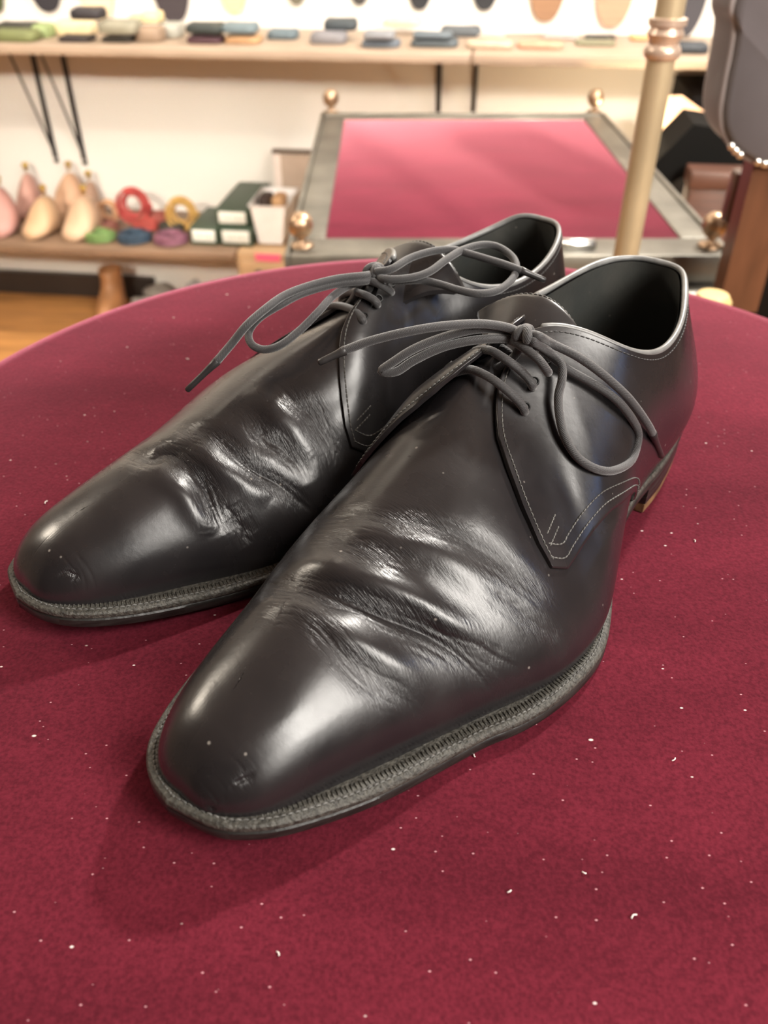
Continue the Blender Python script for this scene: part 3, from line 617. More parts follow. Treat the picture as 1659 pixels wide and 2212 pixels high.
blob('felt_bundle', 430, 640, FLOOR, (.035, .04, .035), 'a8a8a8', 'light grey felt bundle on the floor nearest the drawer unit', 'bundle', seed=8)
bp_ = on_z(245, 682, FLOOR); r = empty('ankle_boot', (bp_[0], bp_[1], FLOOR), YAW, 'tan brown ankle boot standing on the floor under the low shelf', 'boot')
M_boot = mat('boot_leather', (.40, .19, .08), .45, bump=(80, .3, .002), var=(20, .3))
rows = []
for z_, cy_, ry, rx in ((.006, .0, .075, .032), (.03, 0, .076, .035), (.055, .015, .058, .033), (.075, .03, .040, .030), (.10, .036, .034, .029), (.125, .036, .036, .031), (.127, .036, .033, .028), (.08, .034, .03, .025)):
    a = np.linspace(0, 2 * math.pi, 22, endpoint=False); rows.append(np.column_stack([rx * np.cos(a), cy_ + ry * np.sin(a), np.full(22, z_)]))
mb = MB(); mb.grid(np.array(rows), closed_v=True); mb.f.append(tuple(range(22))); mb.build('boot_upper', M_boot, r)
a = np.linspace(0, 2 * math.pi, 22, endpoint=False); mb = MB(); mb.grid(np.array([np.column_stack([.034 * np.cos(a), .078 * np.sin(a), np.full(22, z)]) for z in (.0, .0058)]), closed_v=True); mb.f.append(tuple(range(22))); mb.f.append(tuple(range(22, 44))); mb.build('boot_sole', M_base, r, angle=40)
# ---- velvet tray on legs with ball finials
ZT = CAM_H - .40
M_pew = mat('aged_grey_metal', (.19, .18, .155), .42, .75, bump=(60, .2, .001), var=(14, .3))
M_brs = mat('tarnished_brass', (.42, .29, .19), .33, .9, var=(20, .3))
r = empty('tray_stand', (.163, 1.466, FLOOR), 0, 'grey metal tray stand with crimson velvet top and four ball finials', 'stand')
Zr = ZT - FLOOR; X0, X1, Y0, Y1 = -.285, .285, -.40, .395; bx, by0, by1 = .042, .068, .032
f = MB(); f.box(X0, X1, Y0, Y0 + by0, Zr - .018, Zr + .004, .004); f.box(X0, X1, Y1 - by1, Y1, Zr - .018, Zr + .004, .004)
f.box(X0, X0 + bx, Y0 + by0, Y1 - by1, Zr - .018, Zr + .004, .003); f.box(X1 - bx, X1, Y0 + by0, Y1 - by1, Zr - .018, Zr + .004, .003)
f.build('tray_frame', M_pew, r, angle=40)
f = MB(); 
for xa, xb, ya, yb in ((X0 - .008, X0 - .0005, Y0 - .008, Y1 + .008), (X1 + .0005, X1 + .008, Y0 - .008, Y1 + .008), (X0, X1, Y0 - .008, Y0 - .0005), (X0, X1, Y1 + .0005, Y1 + .008)): f.box(xa, xb, ya, yb, Zr - .03, Zr + .007, .002)
f.build('edge_moulding', M_pew, r, angle=40)
MB().box(X0 + bx, X1 - bx, Y0 + by0, Y1 - by1, Zr - .012, Zr + .0015, .001).build('velvet_panel', M_velvet2, r)
for xx, yy in ((X0 + .012, Y0 + .035), (X1 - .012, Y0 + .035), (X0 + .012, Y1 + .02), (X1 - .012, Y1 + .02)):
    fn = MB().lathe([(.001, -.003), (.010, -.002), (.009, .002), (.0045, .004), (.004, .008), (.009, .0105), (.0145, .017), (.0165, .026), (.0145, .035), (.0085, .041), (.001, .0425)], (xx, yy, Zr + .006), 28).build('ball_finial', M_brs, r)
    MB().lathe([(.001, 0), (.017, .0005), (.014, .004), (.001, .005)], (xx, yy, Zr + .0035), 20).build('rosette', M_brs, fn)
for xx in (X0 + .02, X1 - .02):
    for yy in (Y0 + .03, Y1 - .02):
        MB().tube([(xx, yy, Zr - .018), (xx, yy, .3), (xx, yy, 0)], .012, k=14, sub=1).build('leg', M_pew, r)
MB().tube([(.055, Y0 + .03, Zr + .008), (.115, Y0 + .028, Zr + .008)], .008, k=12, sub=2).build('latch_rod', mat('bright_steel', (.6, .6, .58), .25, 1), r)
MB().box(X1 - .11, X1 + .035, Y0 - .035, Y0 + .03, Zr - .052, Zr - .034, .006).build('corner_plate', M_pew, r, angle=40)
MB().box(X1 - .108, X1 + .033, Y0 - .034, Y0 + .03, Zr - .060, Zr - .0525, .002).build('brass_trim', mat('gold_brass', (.6, .4, .16), .3, .9), r)
# ---- brass pole between the tables
pp = on_d(1350, 560, 0.86); yp = pp[1]; top = ray(1437, 0); xp = pp[0]
r = empty('brass_pole', (xp, yp, FLOOR), 0, 'upright pale brass pole with ringed joint behind the shoes', 'pole')
M_pole = mat('pale_brass', (.50, .41, .27), .38, .45, var=(8, .2))
dpt = yp * .793 + .35 * .609; rp = 25.5 * (yp * math.cos(PITCH) + .36 * math.sin(PITCH)) / 1800
MB().lathe([(.001, 0), (rp, 0), (rp, 1.0), (.001, 1.0)], k=28).build('lower_tube', M_pole, r, angle=40)
zj = on_z(1425, 118, 0); 
def zat(py):
    rr_ = ray(1430, py); return CAM_H + rr_[2] * (yp / rr_[1]) - FLOOR
z1, z2, z3, z4 = zat(118), zat(95), zat(58), zat(42)
mb = MB().lathe([(.001, z1 - .004), (rp * 1.12, z1 - .003), (rp * 1.28, z1), (rp * 1.3, z1 + .004), (rp * 1.12, z1 + .008), (rp * 1.05, z2), (rp * 1.08, z3 - .01), (rp * 1.3, z3 - .005), (rp * 1.1, z3), (rp * 1.32, z4 - .004), (rp * 1.32, z4 + .001), (rp * .8, z4 + .003), (.001, z4 + .003)], k=28).build('ringed_joint', mat('rosy_brass', (.55, .42, .34), .33, .5), r, angle=50)
MB().lathe([(.001, z4 + .004), (rp * .82, z4 + .004), (rp * .82, 1.9), (.001, 1.9)], k=28).build('upper_tube', M_pole, r, angle=40)
MB().lathe([(.001, 0), (.06, 0), (.06, .012), (.03, .03), (.001, .03)], (0, 0, -.0003), 36).build('foot', M_pole, r, angle=40)
for c_ in list(r.children): pass
# ---- desk lamp lighting the wall, dark box, card
pl = on_d(1500, 330, 1.72); s_, d_ = sd(pl)
r = room('desk_lamp', tuple(EX * (s_ + .05) + EN * d_ + np.array([0, 0, FLOOR])), label='black angular lamp lighting the wall under the shelf at the right', cat='lamp')
def Lp(px, py, d): q = on_d(px, py, d); return ((q @ EX) - (s_ + .05), (q @ EN) - d_, q[2] - FLOOR)
M_sh = mat('black_shade', (.004, .004, .004), .7, spec=.1)
h0, h1, h2, h3, h4, h5 = Lp(1395, 372, 1.70), Lp(1440, 400, 1.70), Lp(1500, 268, 1.70), Lp(1600, 285, 1.70), Lp(1610, 372, 1.70), Lp(1490, 375, 1.70)
outl = [h0, h1, h5, h4, h3, h2]
mb = MB(); A_ = np.array(outl); B_ = A_ + np.array((0, .13, 0)); mb.grid(np.stack([A_, B_], 0), closed_v=True)
mb.f.append(tuple(range(6))); mb.f.append(tuple(range(11, 5, -1)))
mb.build('shade', M_sh, r, smooth_=False)
MB().tube([((h3[0] + h4[0]) / 2, .06, h4[2] + .01), ((h3[0] + h4[0]) / 2 + .02, .06, h4[2] - .2), ((h3[0] + h4[0]) / 2, .06, .02)], .008, k=10, sub=4).build('stem', M_sh, r)
MB().lathe([(.001, 0), (.08, 0), (.08, .015), (.001, .018)], ((h3[0] + h4[0]) / 2, .06, 0), 28).build('lamp_base', M_sh, r, angle=40)
bl = on_d(1400, 345, 1.80)
MB().lathe([(.001, -.018), (.012, -.012), (.016, 0), (.012, .012), (.001, .018)], tuple(np.array(Lp(1432, 352, 1.80))), 20).build('bulb', mat('lit_bulb', (1, .9, .7), .4, emit=((1, .78, .45), 30)), r)
d = bpy.data.lights.new('lamp_glow', 'POINT'); d.energy = 4.5; d.color = (1, .80, .52); d.shadow_soft_size = .03
o = bpy.data.objects.new('lamp_glow', d); COL.objects.link(o); o.location = on_d(1395, 330, 1.86)
# peach card leaning behind the lamp
q = [on_d(1400, 400, 1.96), on_d(1426, 208, 1.985), on_d(1472, 206, 1.985), on_d(1564, 272, 1.96), on_d(1500, 300, 1.95)]
A_ = np.array(q); nn = np.cross(A_[1] - A_[0], A_[3] - A_[0]); nn /= np.linalg.norm(nn); mb = MB(); mb.grid(np.stack([A_, A_ + nn * .004], 0), closed_v=True); mb.f.append((0, 1, 2, 3, 4)); mb.f.append((9, 8, 7, 6, 5))
o = mb.build('leather_sheet', mat('peach_leather', (.72, .46, .30), .6), smooth_=False); tag(o, 'peach leather sheet leaning behind the black lamp', 'leather')
# dark recess and side panel right of it
o = wbox('dark_cabinet', sd(on_d(1470, 240, 2.1))[0], 1.9, 2.0, WALL - .002, FLOOR, on_d(1500, 208, 2.0)[2], mat('black_cabinet', (.006, .005, .005), .7, spec=.1), .002, False)
tag(o, 'black cabinet against the wall at the right under the shelf', 'cabinet')
p = on_z(1530, 600, FLOOR + .35)
s_ = sd(on_d(1482, 450, 1.62))[0]; s1 = sd(on_d(1595, 450, 1.62))[0]; zt_ = on_d(1530, 372, 1.62)[2]
r = room('wooden_crate', tuple(EX * ((s_ + s1) / 2) + EN * 1.62 + np.array([0, 0, FLOOR])), label='dark brown wooden chest below the black lamp, right of the tray stand', cat='chest')
M_crate = mat('dark_brown_wood', (.085, .035, .022), .5, var=(10, .3), stretch=(1, 8, 8)); wc = (s1 - s_) / 2
MB().box(-wc, wc, 0, .055, 0, (zt_ - FLOOR) - .03, .003).build('chest_body', M_crate, r, angle=40)
MB().box(-wc - .004, wc + .004, -.006, .057, (zt_ - FLOOR) - .0295, (zt_ - FLOOR), .003).build('chest_lid', M_crate, r, angle=40)
# ---- padded chair at the right edge
M_pad = mat('dark_grey_upholstery', (.06, .052, .06), .8, bump=(500, .3, .001), var=(20, .08), sheen=.3)
M_cw = mat('chair_wood', (.085, .034, .017), .35, var=(10, .3), stretch=(6, 6, 1))
YC = .93
def cp(px, py, d=YC): q = ray(px, py); return np.array([0, 0, CAM_H]) + q * (d / q[1])
r = empty('padded_chair', (cp(1640, 500)[0] + .05, YC + .03, FLOOR), 0, 'dark grey padded chair with brown wooden legs at the right edge', 'chair'); base = np.array(r.location)
out = [cp(1612, -60), cp(1590, 20), cp(1597, 55), cp(1590, 110), cp(1576, 180), cp(1566, 250), cp(1575, 300), cp(1610, 338), cp(1660, 360), cp(1760, 372), cp(1850, 372), cp(1880, 300), cp(1890, -60)]
O_ = smooth(np.array(out), 5) - base; cen_ = O_.mean(0); G = []
for ins, y_ in ((.12, 0), (.04, .004), (.0, .016), (0, .07), (.04, .082), (.12, .086)): q = cen_ + (O_ - cen_) * (1 - ins); q = q.copy(); q[:, 1] += y_; G.append(q)
G = np.array(G); mb = MB(); mb.grid(G, closed_v=True); kk = G.shape[1]; mb.f.append(tuple(range(kk))); mb.f.append(tuple((5 * kk + j) for j in reversed(range(kk))))
pad = mb.build('back_pad', M_pad, r, angle=60)
MB().tube((O_ + np.array((0, .012, 0)))[:42], .0035, k=8, sub=1).build('piping', mat('grey_piping', (.2, .18, .19), .6), pad)
nl = MB()
for (px, py) in ((1583, 318), (1592, 328), (1602, 337), (1640, 352), (1655, 356)): nl.lathe([(.0005, -.003), (.004, -.002), (.0045, 0), (.0005, 0)], tuple(cp(px, py) - base + np.array((0, .004, 0))), 10, 'y')
nl.build('nail_heads', mat('nail_steel', (.7, .68, .66), .25, 1), pad)
def cleg(p0, p1, w0, w1, dp=.03, y_=.02, name='leg'):
    A0, A1 = cp(*p0) - base, cp(*p1) - base; G = []
    for q, w_ in ((A0, w0), ((A0 + A1) / 2, (w0 + w1) / 2), (A1, w1)):
        G.append([q + np.array((-w_, y_, 0)), q + np.array((w_, y_, 0)), q + np.array((w_, y_ + dp, 0)), q + np.array((-w_, y_ + dp, 0))])
    mb = MB(); mb.grid(np.array(G), closed_v=True); mb.f.append((0, 1, 2, 3)); mb.f.append((8, 9, 10, 11)); return mb.build(name, M_cw, r, smooth_=False)
cleg((1692, 366), (1604, 690), .024, .024)
lg = cp(1604, 690) - base; 
mb = MB(); mb.box(lg[0] - .02, lg[0] + .02, .02, .05, 0, lg[2], .003); mb.build('leg', M_cw, r, angle=40)
mb = MB(); q0 = cp(1690, 480) - base; mb.box(q0[0] - .03, q0[0] + .16, .052, .075, q0[2] - .03, q0[2] + .03, .004); mb.build('seat_rail', M_cw, r, angle=40)
mb = MB(); mb.box(q0[0] + .12, q0[0] + .16, .02, .05, 0, q0[2] + .25, .003); mb.build('leg', M_cw, r, angle=40)
# small turned knob and plinth seen past the table edge at the right
kp = cp(1541, 640, .745); r = empty('turned_knob', (kp[0], kp[1], FLOOR), 0, 'pale round knob on a dark stem just behind the table at the right', 'stool')
MB().lathe([(.001, kp[2] - FLOOR - .02), (.016, kp[2] - FLOOR - .018), (.018, kp[2] - FLOOR - .004), (.014, kp[2] - FLOOR + .002), (.001, kp[2] - FLOOR + .003)], k=24).build('round_top', mat('pale_wood_knob', (.62, .45, .2), .4), r, angle=50)
MB().lathe([(.001, 0), (.03, 0), (.03, .02), (.014, .05), (.012, kp[2] - FLOOR - .02), (.001, kp[2] - FLOOR - .02)], k=24).build('stem', M_base, r, angle=40)
# ------------------------------------------------------------------ the shoes (millimetres, y from heel to toe, x to the inner side)
def arc_resample(tab, side):
    T = np.array(tab, float); ev = natspline(T); q = ev(np.linspace(0, len(T) - 1, 240)); q[:, 0] *= side
    return q
def nrm(hf, u, r, e=2e-3):
    a = hf(np.clip(u + e, 0, 1), r) - hf(np.clip(u - e, 0, 1), r)
    b = hf(u, np.clip(r + e * 2, 0, 1)) - hf(u, np.clip(r - e * 2, 0, 1))
    n = np.cross(a, b) * hf.side; L = np.linalg.norm(n, axis=-1, keepdims=True)
    return n / (L + 1e-9)
def fixnrm(hf, u, r):
    n = nrm(hf, np.clip(u, .003, .997), np.clip(r, .01, .985)); return n
CREASE = {
'N': [ # polyline, groove depth, groove width, valley depth, valley width
 ([(30,207,38),(22.0,206.1,46.5),(9.5,204.7,55),(-1.4,202.5,57.4),(-12.2,196.9,55.8),(-20.9,191.9,52.5),(-30.3,188.0,47.1),(-39.6,183.8,40.4),(-47.9,177.9,33.2),(-54.8,173.5,24.4)],.75,.7,1.3,3.2),
 ([(24,215,44),(14.8,215.1,51.0),(7.4,216.7,53.3),(-2.9,214.5,53.3),(-11.4,210.0,51.5),(-20.2,206.1,47.7)],.7,.7,.8,3),
 ([(25,232,34),(19,235,41),(12.9,236.2,45.9),(7.0,234.9,48.6),(-3.2,233.0,48.1),(-9.8,229.8,46.2),(-17.9,225.2,42.6),(-25.1,220.4,38.5),(-33.3,215.9,32.2),(-40.6,212.2,25.1),(-47.9,208.5,14.6)],1.0,.8,2.5,3.3),
 ([(16,246,42),(7.8,245.0,45.9),(3.9,243.2,46.4),(-4.1,241.8,45.7),(-17.6,241.7,37.9),(-25.2,240.0,31.6),(-32.4,234.4,25.2),(-37.9,231.6,17.4)],.45,.7,.7,3.5),
 ([(-17.5,218.8,45.0),(-27.9,216.2,37.6),(-40.3,206.9,28.7),(-51.1,197.9,17.9)],.35,.6,.4,2.5),
 ([(-30,196,44),(-42,190,34),(-52,184,23),(-55,180,15)],.35,.6,.5,3),
 ([(-15.0,286.5,24),(-16.0,284.2,25.4),(-17.2,282.4,26),(-18.5,280.5,26.4)],.35,.6,.15,1.5),
 ([(-10.5,292.5,17.6),(-12.4,291.5,18.5),(-13.6,290.8,17.6)],.5,.6,.1,1.2),
 ([(24,229,41),(14,227,48),(4,225.5,51),(-5,223,50.5),(-16,218.5,47),(-26.5,213,40),(-35,208.5,33),(-43,203,24)],0,.7,-2.1,3.4),
 ([(20,244,39),(12,243,46),(2.8,241.5,47.2),(-9.5,239.5,44.0),(-19.9,235.5,38.0),(-29.5,230.5,30.6),(-37,225,21)],0,.7,-1.5,3.0),
 ([(10,210,54),(0,208,56),(-14,203,53),(-27,197,46),(-38,192,38)],0,.7,-1.3,4.0)],
'F': [
 ([(-18,238,40),(-8,239,46),(-0.1,238.0,47.9),(4.3,233.0,49.0),(14.9,230.5,46.2),(21.8,230.0,40.3),(26.7,230.4,34.2),(33.1,230.8,23.7)],1.0,.8,3.0,3.3),
 ([(-10,219,50),(0,220,52.5),(9.4,218.2,52.5),(18.0,216.4,48.4),(27.9,211.3,40.3),(34.1,205.7,34.0),(39.9,200.2,26.4),(43.6,196.4,19.4)],.8,.7,1.8,3.1),
 ([(2,203,57),(14.9,201.6,54.9),(23.4,201.6,48.2),(28.7,197.8,43.8),(33.3,196.2,38.5),(38,195,31)],.5,.7,1.9,3.6),
 ([(8,187,61),(20.4,184.5,56.0),(28.2,182.1,49.0),(35.1,181.6,40.0),(41.7,182.0,28.3)],.5,.7,1.2,4),
 ([(28.1,226.6,34.1),(33.5,225.0,26.4),(37.6,223.8,18.2)],.5,.7,.9,3),
 ([(12.0,285.4,25),(12.6,284,26.3),(14.0,282,26.7),(15.6,281.2,25.6),(15.9,281.8,24.4),(14.9,283.4,24.2)],.4,.5,.1,1.2),
 ([(8,224,51),(18.6,223,46.4),(28.6,217,38.3),(35.5,211,30.9)],0,.7,-1.6,3.6),
 ([(0,244,47),(8.9,241.5,46.5),(19.6,238.5,40.3),(27,237,32.8),(31,236,25)],0,.7,-1.4,3.0),
 ([(4,195,59),(16,193,55),(26,191,48),(35,190,38)],0,.7,-1.2,3.5)]}
def crease_fields(P, kind, seed):
    """P (n,3) mm -> inward displacement mm and wear mask"""
    rs = np.random.RandomState(seed); D = np.zeros(len(P)); M = np.zeros(len(P))
    act = (P[:, 1] > 150) & (P[:, 1] < 295); Q = P[act]; d = np.zeros(len(Q)); mk = np.zeros(len(Q))
    for (pl, gd, gw, vd, vw) in CREASE[kind]:
        vd *= .9; vw *= 1.35
        C = smooth(np.array(pl, float), 14); n = len(C)
        # wobble
        C = C + np.outer(np.sin(np.linspace(0, 19, n) + rs.rand() * 6) * .35, (0, 1, 0))
        t = np.linspace(0, 1, n); taper = np.clip(np.sin(np.pi * np.clip(t, .01, .99)) * 1.15, 0, 1)
        dist = np.full(len(Q), 1e9); near = np.zeros(len(Q), int); sy = np.zeros(len(Q))
        for i in range(n):
            v = Q - C[i]; dd = np.sqrt((v ** 2).sum(1)); b = dd < dist; dist[b] = dd[b]; near[b] = i; sy[b] = v[b, 1]
        tp = taper[near]
        d += tp * (gd * np.exp(-(dist / gw) ** 2) + vd * np.exp(-(dist / vw) ** 2))
        if gd > 0:
            mk = np.maximum(mk, tp * np.exp(-(dist / (vw * 1.25)) ** 2) * min(1, gd * 1.5))
            for off in (-5.6, -4.5, -3.5, -2.5, -1.7, -.9, .9, 1.7, 2.6, 3.6, 4.8, 6.0):     # finer creases running alongside
                o = off * (1 + .22 * np.sin(near / n * 9 + off * 3)); a = gd * .30 * np.clip(.35 + .65 * np.sin(near / n * 11 + off * 5), 0, 1)
                d += tp * a * np.exp(-((sy - o) / .30) ** 2) * np.exp(-(dist / 6.5) ** 2)
    D[act] = d; M[act] = mk
    # the softly worked zone of the whole flex area
    g = np.exp(-((P[:, 1] - 208) / 26) ** 2) * .16; M = np.clip(np.maximum(M, g), 0, 1)
    return D, M
UFS = {-1: np.array([(.445,.995),(.458,.965),(.473,.925),(.487,.90),(.504,.848),(.523,.775),(.531,.695),(.537,.595),(.5378,.49),(.533,.415)]),
       1: np.array([(.450,1),(.470,.99),(.492,.975),(.513,.935),(.528,.87),(.537,.79),(.542,.69),(.5445,.60),(.545,.50),(.540,.41)])}
RBS = {-1: np.array([(.0,0),(.285,0),(.300,.12),(.318,.24),(.340,.31),(.369,.352),(.417,.373),(.458,.378),(.490,.375),(.510,.374),(.533,.415)]),
       1: np.array([(.0,0),(.285,0),(.300,.12),(.318,.23),(.340,.29),(.369,.32),(.42,.328),(.465,.325),(.497,.328),(.518,.345),(.540,.41)])}
def quarter_patch(s, t, side):
    """s 0..1 heel to front, t 0..1 bottom to top -> (u, r) of the side panel"""
    UF, RB = UFS[side], RBS[side]; ue = UF[8, 0]; un = RB[-1, 0]
    u = np.minimum(ue * (1 - (1 - s) ** 1.7), ue)
    rb = np.interp(u, RB[:, 0], RB[:, 1]); rb = np.where(u > un, RB[-1, 1] + (u - un) / (ue - un) * (UF[8, 1] - RB[-1, 1]), rb)
    rt = np.where(u < .42, 1.0, np.interp(u, np.r_[.42, UF[:9, 0]], np.r_[1.0, UF[:9, 1]]))
    return u, rb + (rt - rb) * t
def lift_fn(kind, side, u, r):
    """how far the panel stands proud of the foot shape"""
    base = 1.3 + .9 * np.exp(-((u - .52) / .03) ** 2) * np.clip((r - .35) * 3, 0, 1)
    top = np.exp(-((u - .485) / .045) ** 2) * np.clip((r - .55) / .4, 0, 1)
    if (kind, side) == ('N', 1): top = np.exp(-((u - .50) / .05) ** 2) * np.clip((r - .42) / .3, 0, 1) * (1.15 - .35 * r)
    k = {('N', 1): 3.9, ('N', -1): .9, ('F', -1): 1.2, ('F', 1): 1.0}[(kind, side)]
    return base + k * top
def capsules(curve, normals, length, pitch, rad, lift, cross=False):
    """a row of thread stitches along a curve (mm)"""
    mb = MB(); seg = np.r_[0, np.cumsum(np.linalg.norm(np.diff(curve, axis=0), axis=1))]
    n = max(1, int(seg[-1] / pitch))
    for i in range(n):
        a = (i + .15) * pitch; b = a + length
        if b > seg[-1]: break
        pa, pb = [np.array([np.interp(x, seg, curve[:, j]) for j in range(3)]) for x in (a, b)]
        nn = np.array([np.interp((a + b) / 2, seg, normals[:, j]) for j in range(3)]); nn /= np.linalg.norm(nn) + 1e-9
        if cross:
            c = (pa + pb) / 2; tdir = (pb - pa) / (np.linalg.norm(pb - pa) + 1e-9); w_ = np.cross(nn, tdir); pa, pb = c - w_ * length / 2, c + w_ * length / 2
        mid = (pa + pb) / 2 + nn * (lift + rad * .5); pa = pa + nn * (lift - rad * .4); pb = pb + nn * (lift - rad * .4)
        mb.tube(np.array([pa, mid, pb]) * mm, rad * mm, k=5, sub=2)
    return mb
def gblur(A, sg):
    k = np.exp(-.5 * (np.arange(-int(3 * sg), int(3 * sg) + 1) / sg) ** 2); k /= k.sum()
    A = np.apply_along_axis(lambda v: np.convolve(v, k, 'same'), 0, A); return np.apply_along_axis(lambda v: np.convolve(v, k, 'same'), 1, A)
def round_ridge(P, ridge, RR):
    """leather bends softly over the crest of the last: round the top of the vamp off"""
    out = P.copy(); x0, y0 = -50, 130
    for sg, R0 in ((6.0, 14.0), (4.0, 14.0), (2.5, 14.0)):
        top = (RR > .22) & (out[..., 1] > 150); Q = out[top]
        ix = np.clip((Q[:, 0] - x0).astype(int), 0, 99); iy = np.clip((Q[:, 1] - y0).astype(int), 0, 179)
        Sm = np.zeros((100, 180)); Ct = np.zeros((100, 180)); np.add.at(Sm, (ix, iy), Q[:, 2]); np.add.at(Ct, (ix, iy), 1.0)
        M = (Ct > 0).astype(float); Z = Sm / np.maximum(Ct, 1)
        for _ in range(3):          # close pin holes
            B = gblur(M, 1.0); F_ = gblur(Z * M, 1.0) / np.maximum(B, 1e-6); fill = (M == 0) & (B > .35); Z[fill] = F_[fill]; M[fill] = 1
        Hb = gblur(Z * M, sg) / np.maximum(gblur(M, sg), 1e-6)
        H0 = gblur(Z * M, .8) / np.maximum(gblur(M, .8), 1e-6)
        fx = np.clip(out[..., 0] - x0 - .5, 0, 98.99); fy = np.clip(out[..., 1] - y0 - .5, 0, 178.99); i = fx.astype(int); j = fy.astype(int); a = fx - i; b = fy - j
        D_ = Hb - H0
        dz = D_[i, j] * (1 - a) * (1 - b) + D_[i + 1, j] * a * (1 - b) + D_[i, j + 1] * (1 - a) * b + D_[i + 1, j + 1] * a * b
        rp = ridge[::6]; d = np.full(out.shape[:2], 1e9)
        for q in rp: d = np.minimum(d, np.hypot(out[..., 0] - q[0], out[..., 1] - q[1]))
        t = np.clip(1 - (d - 4) / R0, 0, 1); w_ = t * t * (3 - 2 * t) * np.clip((out[..., 1] - 155) / 15, 0, 1) * np.clip((RR - .5) / .25, 0, 1)
        if sg > 2.6: out[..., 2] += dz * w_
        else:
            Hv = Hb[i, j] * (1 - a) * (1 - b) + Hb[i + 1, j] * a * (1 - b) + Hb[i, j + 1] * (1 - a) * b + Hb[i + 1, j + 1] * a * b
            w_ = np.clip(1 - (d - 12) / 9, 0, 1); w_ = w_ * w_ * (3 - 2 * w_) * np.clip((out[..., 1] - 165) / 15, 0, 1) * np.clip((RR - .33) / .2, 0, 1)
            out[..., 2] = out[..., 2] * (1 - w_) + Hv * w_
    return out
def build_shoe(kind, loc, ang_deg, label):
    mir = 1 if kind == 'N' else -1
    HL, HM = (lat, med) if kind == 'N' else (lat2, med2)
    a = math.radians(ang_deg); phi = math.atan2(math.cos(a), -math.sin(a))
    root = empty('derby_shoe', (loc[0] * mm, loc[1] * mm, 0.0002), phi, label, 'shoe', 'pair of black derby shoes')
    X = np.array([mir, 1, 1.0])
    def W(P): return np.asarray(P, float) * X * mm
    # ---- vamp: one continuous piece from feather line over the ridge to the other feather line
    nu, nr = 330, 120
    u = np.r_[np.linspace(.40, .52, 40), np.linspace(.52, .86, 370)[1:], np.linspace(.86, 1, 82)[1:]]; r = np.linspace(0, 1, nr)
    UU, RR = np.meshgrid(u, r, indexing='ij')
    PL, PM = HL(UU, RR), HM(UU, RR); NL, NM = fixnrm(HL, UU, RR), fixnrm(HM, UU, RR)
    b1, b2 = (PL[:, -1:] * 2 + PM[:, -1:]) / 3, (PL[:, -1:] + PM[:, -1:] * 2) / 3
    bn = np.zeros_like(b1); bn[..., 2] = 1
    bn = (NL[:, -1:] + NM[:, -1:]); bn /= np.linalg.norm(bn, axis=-1, keepdims=True)
    P = np.concatenate([PL, b1, b2, PM[:, ::-1]], 1); Nn = np.concatenate([NL, bn, bn, NM[:, ::-1]], 1)
    # soften the seam along the ridge
    fw_ = np.clip((.955 - u) / .05, 0, 1)[:, None, None]; P0, N0 = P.copy(), Nn.copy()
    for _ in range(60):
        k0, k1 = nr - 22, nr + 24
        P[:, k0:k1] = (P[:, k0 - 1:k1 - 1] + P[:, k0:k1] * 2 + P[:, k0 + 1:k1 + 1]) / 4
        Nn[:, k0:k1] = (Nn[:, k0 - 1:k1 - 1] + Nn[:, k0:k1] * 2 + Nn[:, k0 + 1:k1 + 1]) / 4
    P = P * fw_ + P0 * (1 - fw_); Nn = Nn * fw_ + N0 * (1 - fw_)
    P = round_ridge(P, np.vstack([HL(u, np.ones(len(u))), HM(u, np.ones(len(u)))]), np.concatenate([RR, np.ones((len(u), 2)), RR[:, ::-1]], 1))
    sh = P.shape[:2]; Pf = P.reshape(-1, 3); Nf = Nn.reshape(-1, 3); Nf /= np.linalg.norm(Nf, axis=1, keepdims=True) + 1e-9
    D, Mk = crease_fields(Pf, kind, 3)
    feather = np.minimum(RR, .08) / .08; fe = np.concatenate([feather, np.ones((sh[0], 2)), feather[:, ::-1]], 1).ravel()
    # sink the vamp where the side panels and the tongue opening are
    uu = np.repeat(u, sh[1]); rrf = np.concatenate([RR, np.ones((sh[0], 2)), RR[:, ::-1]], 1).ravel(); sink = np.clip((.50 - uu) / .05, 0, 1) * 1.6 * np.clip((rrf - .30) / .12, .1, 1)
    Pd = Pf - Nf * (D * fe + sink)[:, None]
    vlen = np.concatenate([np.cumsum(np.r_[0, np.linalg.norm(np.diff(P[i], axis=0), axis=1)])[None] for i in range(sh[0])], 0)
    ulen = np.cumsum(np.r_[0, np.linalg.norm(np.diff(P[:, nr], axis=0), axis=1)])
    uv = np.stack([Pf[:, 1] * mm, (vlen * mm).ravel()], -1)
    mb = MB(); mb.grid(W(Pd).reshape(sh + (3,)))
    Us, Rs = np.meshgrid(np.linspace(.255, .402, 50), np.linspace(0, .52, 40), indexing='ij')
    for hf in (HL, HM):         # the vamp's wings running back under the side panels
        Bw = hf(Us, Rs); sk = 1.6 * np.clip((Rs - .30) / .12, .1, 1); Gw = Bw - fixnrm(hf, Us, Rs) * sk[..., None]; mb.grid(W(Gw))
        uv = np.vstack([uv, np.stack([Bw[..., 1].ravel() * mm, Rs.ravel() * .09], -1)]); Mk = np.r_[Mk, np.zeros(Us.size)]
    vamp = mb.build('vamp', M_vamp, root, uv=uv, attr={'crease': Mk}, label='creased black leather toe and vamp')
    import bmesh
    bm = bmesh.new(); bm.from_mesh(vamp.data); bmesh.ops.remove_doubles(bm, verts=bm.verts, dist=.00012); bm.to_mesh(vamp.data); bm.free()
